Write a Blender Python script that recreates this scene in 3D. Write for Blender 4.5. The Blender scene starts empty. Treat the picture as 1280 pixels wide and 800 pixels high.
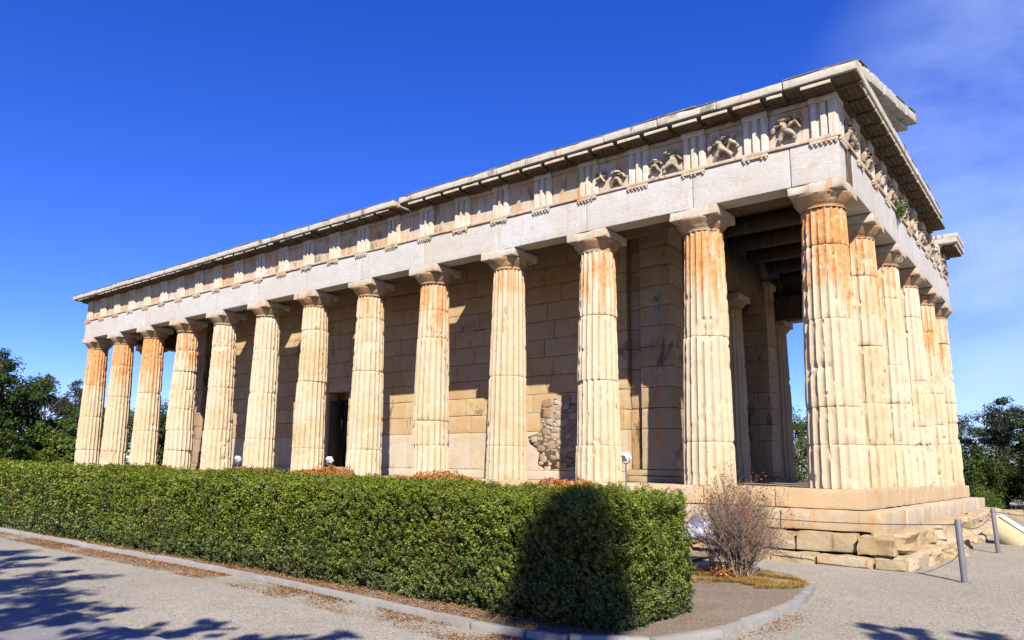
import bpy, bmesh, math, random
import numpy as np
from mathutils import Vector, Matrix
R = math.radians
sc = bpy.context.scene
COL = sc.collection
rng = np.random.default_rng(7)
random.seed(7)

# ------------------------------------------------------------------ camera, sky, sun, exposure
cam = bpy.data.cameras.new('camera'); camo = bpy.data.objects.new('camera', cam); COL.objects.link(camo)
CAM = Vector((3.6222, -14.6058, 0.2249)); YAW, PIT, ROLL = -0.6763, 0.1607, 0.0171
F = Vector((math.sin(YAW)*math.cos(PIT), math.cos(YAW)*math.cos(PIT), math.sin(PIT)))
Rt = Vector((math.cos(YAW), -math.sin(YAW), 0)); U = Rt.cross(F)
R2 = math.cos(ROLL)*Rt + math.sin(ROLL)*U; U2 = -math.sin(ROLL)*Rt + math.cos(ROLL)*U
m = Matrix((R2, U2, -F)).transposed().to_4x4(); m.translation = CAM
camo.matrix_world = m
cam.sensor_width = 36; cam.lens = 928.85/1280*36
cam.shift_x = (640-614.91)/1280; cam.shift_y = (436.84-400)/1280
cam.clip_start = 0.1; cam.clip_end = 2000
sc.camera = camo
sc.cycles.max_bounces = 5; sc.cycles.diffuse_bounces = 2; sc.cycles.transmission_bounces = 3; sc.cycles.glossy_bounces = 2

SUN_AZ, SUN_EL = R(139.2), R(40)
SUN = Vector((math.sin(SUN_AZ)*math.cos(SUN_EL), math.cos(SUN_AZ)*math.cos(SUN_EL), math.sin(SUN_EL)))
sun = bpy.data.lights.new('sun', 'SUN'); suno = bpy.data.objects.new('sun', sun); COL.objects.link(suno)
sun.energy = 5.0; sun.angle = R(0.5); sun.color = (1, 0.91, 0.77)
suno.rotation_euler = SUN.to_track_quat('Z', 'Y').to_euler(); suno.location = (10, -20, 30)

W = bpy.data.worlds.new('World'); sc.world = W; W.use_nodes = True
nt = W.node_tree; nt.nodes.clear()
def nd(nt, t, **k):
    n = nt.nodes.new(t)
    for a, b in k.items(): setattr(n, a, b)
    return n
def lk(nt, a, b): nt.links.new(a, b)
sky = nd(nt, 'ShaderNodeTexSky', sky_type='NISHITA', sun_disc=False, sun_elevation=SUN_EL, sun_rotation=SUN_AZ,
         altitude=300, air_density=1.0, dust_density=0.25, ozone_density=4.0)
hsv = nd(nt, 'ShaderNodeHueSaturation'); hsv.inputs['Saturation'].default_value = 1.30; hsv.inputs['Hue'].default_value = 0.518
gm = nd(nt, 'ShaderNodeMix', data_type='RGBA', blend_type='MULTIPLY'); gm.inputs[0].default_value = 1.0
gm.inputs[7].default_value = (1.10, 1.20, 1.80, 1)
lk(nt, sky.outputs[0], hsv.inputs['Color']); lk(nt, hsv.outputs[0], gm.inputs[6])
# thin high cloud in the eastern sky, laid out by sky direction
geo = nd(nt, 'ShaderNodeTexCoord')
vm = nd(nt, 'ShaderNodeMapping'); vm.inputs['Scale'].default_value = (1.6, 1.6, 3.0); vm.inputs['Rotation'].default_value = (0.5, 0.3, 0.2)
cn = nd(nt, 'ShaderNodeTexNoise'); cn.inputs['Scale'].default_value = 1.5; cn.inputs['Detail'].default_value = 8; cn.inputs['Roughness'].default_value = 0.55; cn.inputs['Distortion'].default_value = 0.4
cr = nd(nt, 'ShaderNodeMapRange'); cr.inputs['From Min'].default_value = 0.30; cr.inputs['From Max'].default_value = 0.70
dp = nd(nt, 'ShaderNodeVectorMath', operation='DOT_PRODUCT'); dp.inputs[1].default_value = Vector((0.10, 0.94, 0.27)).normalized()
dr = nd(nt, 'ShaderNodeMapRange', interpolation_type='SMOOTHSTEP'); dr.inputs['From Min'].default_value = 0.915; dr.inputs['From Max'].default_value = 0.985
mu = nd(nt, 'ShaderNodeMath', operation='MULTIPLY'); mu2 = nd(nt, 'ShaderNodeMath', operation='MULTIPLY'); mu2.inputs[1].default_value = 0.76
cm = nd(nt, 'ShaderNodeMix', data_type='RGBA'); cm.inputs[7].default_value = (6.4, 8.2, 12.2, 1)
lk(nt, geo.outputs['Generated'], vm.inputs[0]); lk(nt, vm.outputs[0], cn.inputs['Vector']); lk(nt, cn.outputs[0], cr.inputs[0])
lk(nt, geo.outputs['Generated'], dp.inputs[0]); lk(nt, dp.outputs['Value'], dr.inputs[0])
lk(nt, cr.outputs[0], mu.inputs[0]); lk(nt, dr.outputs[0], mu.inputs[1]); lk(nt, mu.outputs[0], mu2.inputs[0])
lk(nt, mu2.outputs[0], cm.inputs[0]); lk(nt, gm.outputs[2], cm.inputs[6])
bg = nd(nt, 'ShaderNodeBackground'); bg.inputs[1].default_value = 0.05
wo = nd(nt, 'ShaderNodeOutputWorld'); lk(nt, cm.outputs[2], bg.inputs[0]); lk(nt, bg.outputs[0], wo.inputs[0])

vs = sc.view_settings; vs.view_transform = 'Standard'; vs.look = 'None'; vs.exposure = 1.24; vs.gamma = 1; vs.use_curve_mapping = False

# ------------------------------------------------------------------ numpy noise
def _h(i, j, k, s):
    n = (i*374761393 + j*668265263 + k*2147483647 + s*974634533) & 0xFFFFFFFF
    n = ((n ^ (n >> 13))*1274126177) & 0xFFFFFFFF
    n = (n ^ (n >> 16)) & 0xFFFFFF
    return n/float(0x7FFFFF) - 1.0
def vnoise(P, scale=1.0, seed=0):
    P = np.asarray(P, float)*scale + 1000.0
    I = np.floor(P).astype(np.int64); f = P - I; f = f*f*(3-2*f)
    o = 0
    for a in (0, 1):
        for b in (0, 1):
            for c in (0, 1):
                w = (f[:, 0] if a else 1-f[:, 0])*(f[:, 1] if b else 1-f[:, 1])*(f[:, 2] if c else 1-f[:, 2])
                o = o + w*_h(I[:, 0]+a, I[:, 1]+b, I[:, 2]+c, seed)
    return o
def fbm(P, scale=1.0, seed=0, oct=4, g=0.5):
    o = 0; a = 1.0; t = 0
    for i in range(oct):
        o = o + a*vnoise(P, scale*2**i, seed+i*17); t += a; a *= g
    return o/t

# ------------------------------------------------------------------ object helpers
def tag(o, label=None, cat=None, group=None, kind=None):
    if label: o['label'] = label
    if cat: o['category'] = cat
    if group: o['group'] = group
    if kind: o['kind'] = kind
    return o
def empty(name, loc, label=None, cat=None, group=None):
    o = bpy.data.objects.new(name, None); COL.objects.link(o); o.location = loc; o.empty_display_size = 0.2
    return tag(o, label, cat, group)
def abs_origin(o):
    v = Vector((0, 0, 0))
    while o is not None:
        v += Vector(o.location); o = o.parent
    return v
def link(name, me, mat=None, parent=None, loc=(0, 0, 0)):
    """link mesh; loc is the world place of the mesh origin"""
    o = bpy.data.objects.new(name, me); COL.objects.link(o)
    if mat is not None and len(me.materials) == 0: me.materials.append(mat)
    if parent is not None:
        o.parent = parent; o.location = Vector(loc) - abs_origin(parent)
    else: o.location = loc
    return o
def npmesh(name, V, Q, T=None):
    """quads Q (n,4) and triangles T (n,3)"""
    me = bpy.data.meshes.new(name); V = np.asarray(V, np.float32)
    Q = np.asarray(Q, np.int32).reshape(-1, 4) if Q is not None else np.zeros((0, 4), np.int32)
    T = np.asarray(T, np.int32).reshape(-1, 3) if T is not None else np.zeros((0, 3), np.int32)
    me.vertices.add(len(V)); me.vertices.foreach_set('co', V.ravel())
    nl = Q.size + T.size
    me.loops.add(nl); me.loops.foreach_set('vertex_index', np.concatenate([Q.ravel(), T.ravel()]))
    np_ = len(Q) + len(T); me.polygons.add(np_)
    st = np.concatenate([np.arange(len(Q))*4, Q.size + np.arange(len(T))*3]).astype(np.int32)
    me.polygons.foreach_set('loop_start', st)
    me.update(calc_edges=True); me.validate()
    return me
def smooth(me, ang=35):
    me.polygons.foreach_set('use_smooth', np.ones(len(me.polygons), bool))
    me.set_sharp_from_angle(angle=R(ang)); return me

class MB:
    def __init__(s): s.V = []; s.Q = []; s.T = []; s.n = 0
    def add(s, V, Q=None, T=None):
        V = np.asarray(V, float)
        if Q is not None and len(Q): s.Q.append(np.asarray(Q, np.int64).reshape(-1, 4) + s.n)
        if T is not None and len(T): s.T.append(np.asarray(T, np.int64).reshape(-1, 3) + s.n)
        s.V.append(V); s.n += len(V); return s
    def box(s, mn, mx, rot=None, at=None):
        x0, y0, z0 = mn; x1, y1, z1 = mx
        V = np.array([(x0, y0, z0), (x1, y0, z0), (x1, y1, z0), (x0, y1, z0), (x0, y0, z1), (x1, y0, z1), (x1, y1, z1), (x0, y1, z1)], float)
        if rot is not None: V = V @ np.array(rot).T
        if at is not None: V = V + np.array(at)
        return s.add(V, [(0, 3, 2, 1), (4, 5, 6, 7), (0, 1, 5, 4), (1, 2, 6, 5), (2, 3, 7, 6), (3, 0, 4, 7)])
    def block(s, mn, mx, res=0.15, edge=0.02, rough=0.006, seed=0, fs=3.0, world=(0, 0, 0), xf=None):
        V, Q = block_arrays(mn, mx, res, edge, rough, seed, fs, world)
        if xf is not None: V = xf(V)
        return s.add(V, Q)
    def tube(s, pts, rad, n=8, cap=True):
        pts = [Vector(p) for p in pts]
        if not hasattr(rad, '__len__'): rad = [rad]*len(pts)
        rings = []; prev = None
        for i, p in enumerate(pts):
            d = (pts[min(i+1, len(pts)-1)] - pts[max(i-1, 0)]).normalized()
            if prev is None:
                a = d.orthogonal().normalized()
            else:
                a = (prev - d*prev.dot(d)).normalized()
            prev = a; b = d.cross(a)
            rings.append([p + (a*math.cos(2*math.pi*k/n) + b*math.sin(2*math.pi*k/n))*rad[i] for k in range(n)])
        V = [tuple(v) for r in rings for v in r]; Q = []; T = []
        for i in range(len(pts)-1):
            for k in range(n):
                k2 = (k+1) % n
                Q.append((i*n+k, i*n+k2, (i+1)*n+k2, (i+1)*n+k))
        if cap:
            V.append(tuple(pts[0])); V.append(tuple(pts[-1])); c0 = len(V)-2; L = (len(pts)-1)*n
            for k in range(n):
                k2 = (k+1) % n
                T.append((c0, k2, k)); T.append((c0+1, L+k, L+k2))
        return s.add(V, Q, T)
    def lathe(s, prof, n=32, cx=0, cy=0):
        V = []; Q = []
        for r, z in prof:
            for k in range(n):
                a = 2*math.pi*k/n; V.append((cx+r*math.cos(a), cy+r*math.sin(a), z))
        for i in range(len(prof)-1):
            for k in range(n):
                k2 = (k+1) % n; Q.append((i*n+k, i*n+k2, (i+1)*n+k2, (i+1)*n+k))
        return s.add(V, Q)
    def prism(s, poly, z0, z1):
        n = len(poly); bm = bmesh.new()
        a = [bm.verts.new((x, y, z0)) for x, y in poly]; b = [bm.verts.new((x, y, z1)) for x, y in poly]
        bm.faces.new(list(reversed(a))); bm.faces.new(b)
        for i in range(n): bm.faces.new((a[i], a[(i+1) % n], b[(i+1) % n], b[i]))
        bmesh.ops.triangulate(bm, faces=[f for f in bm.faces if len(f.verts) > 4])
        bm.verts.index_update(); V = [v.co[:] for v in bm.verts]
        Q = [[v.index for v in f.verts] for f in bm.faces if len(f.verts) == 4]; T = [[v.index for v in f.verts] for f in bm.faces if len(f.verts) == 3]
        bm.free(); return s.add(V, Q, T)
    def mesh(s, name, ang=35, sm=True):
        V = np.concatenate(s.V); Q = np.concatenate(s.Q) if s.Q else None; T = np.concatenate(s.T) if s.T else None
        me = npmesh(name, V, Q, T)
        if sm: smooth(me, ang)
        return me
    def build(s, name, mat, parent=None, loc=(0, 0, 0), ang=35, sm=True):
        return link(name, s.mesh(name, ang, sm), mat, parent, loc)

def block_arrays(mn, mx, res, edge, rough, seed, fs=3.0, world=(0, 0, 0)):
    """a stone block with worn edges and uneven faces"""
    mn = np.array(mn, float); mx = np.array(mx, float); L = mx-mn
    N = np.maximum(2, np.round(L/res).astype(int)); N = np.minimum(N, 60)
    ax = []
    for d in range(3):
        t = np.linspace(0, 1, N[d]+1)
        e = min(0.25, 0.03/L[d])
        ax.append(np.unique(np.concatenate([[0, e, 1-e], t, [1]])))
    n = [len(a) for a in ax]
    key = {}
    faces = []
    idx = -np.ones((n[0], n[1], n[2]), np.int64); pts = []
    m3 = np.zeros(n, bool); m3[0] = m3[-1] = True; m3[:, 0] = m3[:, -1] = True; m3[:, :, 0] = m3[:, :, -1] = True
    ii = np.argwhere(m3); idx[m3] = np.arange(len(ii))
    S = np.stack([ax[d][ii[:, d]] for d in range(3)], 1)
    V = mn + S*L
    nor = (S >= 1).astype(float) - (S <= 0).astype(float)
    dist = np.minimum(S, 1-S)*L
    ds = np.sort(dist, 1); d2 = ds[:, 1]
    nn = nor/np.linalg.norm(nor, axis=1, keepdims=True)
    Pw = V + np.array(world)
    nz = fbm(Pw, fs, seed, 4); ez = fbm(Pw, 5.0, seed+5, 3)
    big = np.clip(fbm(Pw, 2.2, seed+9, 2)-0.25, 0, 1)
    amt = rough*(nz+0.3) + edge*np.exp(-d2/(edge*1.2+1e-6))*(0.55+0.8*ez) + 3.0*edge*big*np.exp(-d2/(edge*4+1e-6))
    V = V - nn*amt[:, None]
    Q = []
    def grid(A, flip):
        a = A[:-1, :-1]; b = A[1:, :-1]; c = A[1:, 1:]; d = A[:-1, 1:]
        q = np.stack([a, b, c, d], -1).reshape(-1, 4)
        return q[:, ::-1] if flip else q
    Q.append(grid(idx[:, :, 0], True)); Q.append(grid(idx[:, :, -1], False))
    Q.append(grid(idx[:, 0, :], False)); Q.append(grid(idx[:, -1, :], True))
    Q.append(grid(idx[0, :, :], True)); Q.append(grid(idx[-1, :, :], False))
    return V, np.concatenate(Q)

def blob(rx, ry, rz, seed, pw=0.62, amp=0.16, nu=14, nv=9):
    """rounded field stone"""
    V = []; 
    for j in range(nv+1):
        t = -math.pi/2+math.pi*j/nv
        for i in range(nu):
            p = 2*math.pi*i/nu; d = np.array([math.cos(t)*math.cos(p), math.cos(t)*math.sin(p), math.sin(t)]); V.append(np.sign(d)*np.abs(d)**pw)
    V = np.array(V); n = fbm(V+seed*3.7, 1.3, seed, 3); V = V*(1+amp*n[:, None]*1.6)
    for i in range(1, nu): V[i] = V[0]; V[nv*nu+i] = V[nv*nu]
    Q = [(j*nu+i, j*nu+(i+1) % nu, (j+1)*nu+(i+1) % nu, (j+1)*nu+i) for j in range(nv) for i in range(nu)]
    return V*np.array([rx, ry, rz]), Q

# ------------------------------------------------------------------ materials
def newmat(name):
    m = bpy.data.materials.new(name); m.use_nodes = True; nt = m.node_tree; nt.nodes.clear()
    o = nd(nt, 'ShaderNodeOutputMaterial'); b = nd(nt, 'ShaderNodeBsdfPrincipled'); lk(nt, b.outputs[0], o.inputs[0])
    b.inputs['Specular IOR Level'].default_value = 0.25; b.inputs['Roughness'].default_value = 0.85
    return m, nt, b
def noise(nt, vec, scale, detail=5, rough=0.55, dist=0.0, sc3=None, off=None):
    v = vec
    if sc3 is not None or off is not None:
        mp = nd(nt, 'ShaderNodeMapping')
        if sc3 is not None: mp.inputs['Scale'].default_value = sc3
        if off is not None: mp.inputs['Location'].default_value = off
        lk(nt, vec, mp.inputs[0]); v = mp.outputs[0]
    n = nd(nt, 'ShaderNodeTexNoise'); n.inputs['Scale'].default_value = scale; n.inputs['Detail'].default_value = detail
    n.inputs['Roughness'].default_value = rough; n.inputs['Distortion'].default_value = dist
    lk(nt, v, n.inputs['Vector']); return n.outputs[0]
def mrange(nt, v, a, b, c=0.0, d=1.0, smooth=True):
    n = nd(nt, 'ShaderNodeMapRange'); n.interpolation_type = 'SMOOTHSTEP' if smooth else 'LINEAR'
    n.inputs['From Min'].default_value = a; n.inputs['From Max'].default_value = b; n.inputs['To Min'].default_value = c; n.inputs['To Max'].default_value = d
    lk(nt, v, n.inputs['Value']); return n.outputs[0]
def mix(nt, fac, a, b, blend='MIX'):
    n = nd(nt, 'ShaderNodeMix', data_type='RGBA', blend_type=blend)
    for s, v in ((n.inputs[0], fac), (n.inputs[6], a), (n.inputs[7], b)):
        if isinstance(v, bpy.types.NodeSocket): lk(nt, v, s)
        elif isinstance(v, (int, float)): s.default_value = v
        else: s.default_value = (*v, 1)
    return n.outputs[2]
def mth(nt, op, a, b=None):
    n = nd(nt, 'ShaderNodeMath', operation=op); n.use_clamp = False
    for s, v in ((n.inputs[0], a), (n.inputs[1], b)):
        if v is None: continue
        if isinstance(v, bpy.types.NodeSocket): lk(nt, v, s)
        else: s.default_value = v
    return n.outputs[0]
def bump(nt, b, h, strength=0.4, dist=0.02):
    n = nd(nt, 'ShaderNodeBump'); n.inputs['Strength'].default_value = strength; n.inputs['Distance'].default_value = dist
    lk(nt, h, n.inputs['Height']); lk(nt, n.outputs[0], b.inputs['Normal'])

def stone(name, cream=(0.60, 0.50, 0.35), white=(0.66, 0.61, 0.52), tan=(0.50, 0.36, 0.20), rust=(0.48, 0.19, 0.045), rust_amt=0.0, stain_attr=False,
          rust_top=None, grey=0.15, island=0.0, pits=0.5, bumps=0.35, scratch=0.0, drip=0.0, crust=0.0, crust_lo=0.56):
    K = 0.64; cream, white, tan, rust = [tuple(K*x for x in c_) for c_ in (cream, white, tan, rust)]
    m, nt, b = newmat(name)
    g = nd(nt, 'ShaderNodeNewGeometry'); P = g.outputs['Position']
    n1 = noise(nt, P, 0.9, 5, 0.6, 0.3); n2 = noise(nt, P, 2.6, 6, 0.62, 0.2, off=(3, 7, 1)); n3 = noise(nt, P, 11, 5, 0.65)
    c = mix(nt, mrange(nt, n1, 0.35, 0.62), cream, white)
    c = mix(nt, mrange(nt, n2, 0.50, 0.72, 0, 0.75), c, tan)
    oi = nd(nt, 'ShaderNodeObjectInfo').outputs['Random']
    if stain_attr:
        c = mix(nt, mth(nt, 'MULTIPLY', oi, 0.45), c, tan); c = mix(nt, mrange(nt, mth(nt, 'FRACT', mth(nt, 'MULTIPLY', oi, 9.1)), 0.2, 1, 0, 0.5, False), c, white)
        bandn = noise(nt, P, 1.0, 2, 0.5, 0, sc3=(0.25, 0.25, 1.1)); c = mix(nt, mrange(nt, bandn, 0.45, 0.60, 0, 0.35), c, white)
    if island:
        rr = g.outputs['Random Per Island']
        c = mix(nt, mrange(nt, rr, 0, 1, 0, island, False), c, tan)
        c = mix(nt, mrange(nt, mth(nt, 'FRACT', mth(nt, 'MULTIPLY', rr, 17.3)), 0.55, 1, 0, island, False), c, white)
    # rust coloured weathering running down
    streak = noise(nt, P, 1.0, 6, 0.66, 0.4, sc3=(8.5, 8.5, 0.6)); patch = noise(nt, P, 1.3, 4, 0.6, 0.4, off=(11, 2, 5))
    amt = rust_amt
    if stain_attr:
        at = nd(nt, 'ShaderNodeAttribute', attribute_type='OBJECT', attribute_name='stain'); amt = at.outputs['Fac']
    sep = nd(nt, 'ShaderNodeSeparateXYZ'); lk(nt, P, sep.inputs[0])
    s = mth(nt, 'ADD', mth(nt, 'MULTIPLY', streak, 1.1), mth(nt, 'MULTIPLY', patch, 0.40))
    if rust_top:
        s = mth(nt, 'ADD', s, mrange(nt, sep.outputs[2], rust_top[0], rust_top[1], -0.26, 0.05))
    if isinstance(amt, bpy.types.NodeSocket):
        s = mth(nt, 'ADD', s, mth(nt, 'MULTIPLY', mth(nt, 'SUBTRACT', amt, 0.5), 0.30))
        rm = mrange(nt, s, 0.80, 0.95, 0, 0.92)
    else:
        s = mth(nt, 'ADD', s, (amt-0.5)*0.30); rm = mrange(nt, s, 0.74, 0.92, 0, 0.9)
    rcol = mix(nt, mrange(nt, n3, 0.35, 0.65), rust, tuple(min(1, x*1.7+0.03) for x in rust))
    c = mix(nt, rm, c, rcol)
    # pale scoured patches inside the rust
    sc_ = noise(nt, P, 4.0, 6, 0.7, 0.5, off=(5, 5, 5))
    c = mix(nt, mth(nt, 'MULTIPLY', mrange(nt, sc_, 0.60, 0.64), 0.7), c, white)
    # grey lichen
    gl = noise(nt, P, 3.3, 7, 0.7, 0.3, off=(21, 4, 8))
    c = mix(nt, mrange(nt, gl, 0.60, 0.72, 0, grey*3 if grey*3 < 1 else 1), c, (0.20, 0.19, 0.165))
    # pits, cracks and specks
    pt = noise(nt, P, 26, 3, 0.6, 0.2, sc3=(1, 1, 1.6)); pm = mrange(nt, pt, 0.67, 0.73, 0, pits)
    c = mix(nt, pm, c, (0.10, 0.065, 0.035))
    c = mix(nt, mrange(nt, n3, 0.3, 0.7, 0.0, 0.22), c, (0.24, 0.18, 0.11))
    if drip:
        dr = noise(nt, P, 1.0, 5, 0.6, 0.3, sc3=(9, 9, 0.5), off=(2, 9, 4))
        c = mix(nt, mrange(nt, dr, 0.60, 0.72, 0, drip), c, (0.07, 0.055, 0.04))
    if crust:   # patches of black weathering crust with ragged edges
        ck = noise(nt, P, 1.0, 7, 0.66, 0.5, sc3=(1.7, 1.7, 0.75), off=(7, 3, 2)); c = mix(nt, mrange(nt, ck, crust_lo, crust_lo+0.06, 0, crust), c, (0.022, 0.017, 0.012))
    lk(nt, c, b.inputs['Base Color'])
    h = mth(nt, 'ADD', mth(nt, 'MULTIPLY', n3, 0.5), mth(nt, 'MULTIPLY', noise(nt, P, 45, 4, 0.65), 0.3))
    h = mth(nt, 'SUBTRACT', h, mth(nt, 'MULTIPLY', pm, 0.8))
    if scratch:
        sx = noise(nt, P, 1.0, 4, 0.6, 0.3, sc3=(2.5, 2.5, 28)); h = mth(nt, 'ADD', h, mth(nt, 'MULTIPLY', sx, scratch))
    bump(nt, b, h, bumps, 0.03)
    return m

M = {}
M['column'] = stone('column_marble', cream=(0.60, 0.445, 0.255), white=(0.655, 0.56, 0.41), stain_attr=True, rust_top=(2.0, 4.8), grey=0.17, bumps=0.4, drip=0.35, crust=0.45, crust_lo=0.66)
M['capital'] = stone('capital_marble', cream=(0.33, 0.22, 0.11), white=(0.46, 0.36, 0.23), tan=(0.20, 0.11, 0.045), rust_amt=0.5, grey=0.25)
M['abacus'] = stone('abacus_marble', cream=(0.58, 0.50, 0.37), white=(0.62, 0.57, 0.48), tan=(0.46, 0.30, 0.14), rust_amt=0.30, grey=0.12)
M['architrave'] = stone('architrave_marble', cream=(0.58, 0.56, 0.52), white=(0.62, 0.63, 0.635), tan=(0.50, 0.44, 0.31), rust_amt=0.04, grey=0.14, island=0.3, scratch=0.7, pits=0.6, drip=0.18)
M['band'] = stone('band_marble', cream=(0.54, 0.46, 0.33), white=(0.60, 0.55, 0.46), tan=(0.46, 0.29, 0.13), rust_amt=0.50, grey=0.15, crust=0.5, crust_lo=0.56)
M['triglyph'] = stone('triglyph_marble', cream=(0.64, 0.56, 0.42), white=(0.68, 0.65, 0.58), tan=(0.56, 0.38, 0.18), rust_amt=0.30, grey=0.06)
M['metope'] = stone('metope_marble', cream=(0.54, 0.42, 0.27), white=(0.62, 0.56, 0.48), tan=(0.46, 0.28, 0.12), rust_amt=0.52, grey=0.12, drip=0.3, crust=0.5, crust_lo=0.57)
M['relief'] = stone('relief_marble', cream=(0.30, 0.24, 0.17), white=(0.42, 0.37, 0.30), tan=(0.18, 0.12, 0.07), rust_amt=0.2, grey=0.33, drip=0.4)
M['cornice'] = stone('cornice_marble', cream=(0.56, 0.53, 0.43), white=(0.58, 0.57, 0.52), tan=(0.42, 0.37, 0.26), rust_amt=0.10, grey=0.28, drip=0.9, crust=0.55, crust_lo=0.57)
M['mutule'] = stone('mutule_lit_marble', cream=(0.56, 0.50, 0.38), white=(0.60, 0.56, 0.47), tan=(0.40, 0.28, 0.14), rust_amt=0.25, grey=0.15, drip=0.3)  # pale tone for the sunlit mutule fronts
M['soffit'] = stone('soffit_painted_shade', cream=(0.075, 0.053, 0.032), white=(0.11, 0.085, 0.055), tan=(0.05, 0.03, 0.016), rust_amt=0.12, grey=0.3)  # near-black colour paints in the shade under the cornice
M['cap_dark'] = stone('roof_edge_tile', cream=(0.10, 0.09, 0.075), white=(0.18, 0.17, 0.15), tan=(0.08, 0.06, 0.045), rust_amt=0.1, grey=0.3)
M['wall'] = stone('wall_marble', cream=(0.58, 0.405, 0.20), white=(0.63, 0.49, 0.31), tan=(0.44, 0.25, 0.10), rust_amt=0.22, grey=0.08, island=0.42, pits=0.95, drip=0.5, crust=0.55, crust_lo=0.60)
M['wall_low'] = stone('wall_course', cream=(0.60, 0.50, 0.36), white=(0.64, 0.58, 0.48), tan=(0.56, 0.42, 0.26), rust_amt=0.08, grey=0.05, island=0.2, pits=0.5)
M['anta'] = stone('anta_marble', cream=(0.42, 0.31, 0.17), white=(0.50, 0.43, 0.32), tan=(0.30, 0.17, 0.06), rust_amt=0.35, grey=0.1, island=0.6, drip=0.7, crust=0.6, crust_lo=0.56)
M['interior'] = stone('inner_marble_shaded', cream=(0.13, 0.09, 0.055), white=(0.18, 0.135, 0.09), tan=(0.08, 0.05, 0.025), rust_amt=0.3, grey=0.1)  # marble darkened so the colour carries the porch shade
M['styl'] = stone('stylobate_marble', cream=(0.60, 0.44, 0.24), white=(0.63, 0.52, 0.35), tan=(0.58, 0.37, 0.17), rust_amt=0.28, grey=0.05, island=0.5)
M['step'] = stone('step_marble', cream=(0.56, 0.46, 0.31), white=(0.60, 0.55, 0.46), tan=(0.52, 0.35, 0.15), rust_amt=0.30, grey=0.3, island=0.5, drip=0.3, bumps=0.5)
M['poros'] = stone('poros_limestone', cream=(0.44, 0.345, 0.195), white=(0.47, 0.41, 0.30), tan=(0.42, 0.28, 0.11), rust_amt=0.34, grey=0.33, island=0.6, pits=0.9, bumps=1.0, drip=0.55)
M['rubble'] = stone('rubble_stone', cream=(0.42, 0.33, 0.22), white=(0.56, 0.50, 0.42), tan=(0.30, 0.17, 0.09), rust_amt=0.25, grey=0.12, island=0.9, pits=0.8, bumps=0.7)
M['mortar'] = stone('old_mortar', cream=(0.30, 0.21, 0.14), white=(0.40, 0.32, 0.24), tan=(0.20, 0.11, 0.06), rust_amt=0.2, grey=0.1)
M['ceil'] = stone('ceiling_slab_shaded', cream=(0.08, 0.06, 0.04), white=(0.11, 0.085, 0.06), tan=(0.05, 0.035, 0.02), rust_amt=0.2, grey=0.1)  # near-black colour stands in for shade on the ceiling
M['floor'] = stone('shaded_floor', cream=(0.30, 0.23, 0.15), white=(0.36, 0.30, 0.22), tan=(0.22, 0.14, 0.08), rust_amt=0.1, grey=0.2)  # floor colour lowered to deepen the shade in the porch
M['roof'] = stone('roof_tile', cream=(0.40, 0.33, 0.25), white=(0.45, 0.40, 0.34), tan=(0.34, 0.20, 0.12), rust_amt=0.2, grey=0.3)
M['kerb'] = stone('kerb_stone', cream=(0.29, 0.29, 0.29), white=(0.36, 0.37, 0.38), tan=(0.27, 0.25, 0.21), rust_amt=0.0, grey=0.22, island=0.5, drip=0.3)

def simple(name, col, rough=0.5, metal=0.0, var=0.15, scale=8, bumps=0.0):
    m, nt, b = newmat(name); g = nd(nt, 'ShaderNodeNewGeometry')
    n = noise(nt, g.outputs['Position'], scale, 5, 0.6)
    c = mix(nt, mrange(nt, n, 0.3, 0.7, 0, var*2), col, tuple(x*0.45 for x in col))
    lk(nt, c, b.inputs['Base Color']); b.inputs['Roughness'].default_value = rough; b.inputs['Metallic'].default_value = metal
    b.inputs['Specular IOR Level'].default_value = 0.4
    if bumps: bump(nt, b, n, bumps, 0.01)
    return m
M['steel'] = simple('grey_painted_steel', (0.105, 0.11, 0.12), 0.55, 0.0, 0.12, 14)
M['cable'] = simple('steel_cable', (0.10, 0.095, 0.09), 0.5, 0.3, 0.1, 30)
M['lampwhite'] = simple('white_lamp_housing', (0.52, 0.54, 0.56), 0.35, 0, 0.06, 12)
M['lampglass'] = simple('lamp_glass', (0.10, 0.12, 0.14), 0.1, 0, 0.1, 5)
M['boardface'] = None
M['wedge'] = stone('wedge_stone', cream=(0.50, 0.42, 0.25), white=(0.52, 0.45, 0.30), tan=(0.52, 0.42, 0.22), rust_amt=0.05, grey=0.03, pits=0.2, bumps=0.15)
M['panelwhite'] = simple('white_panel', (0.74, 0.74, 0.78), 0.4, 0, 0.08, 3)

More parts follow.
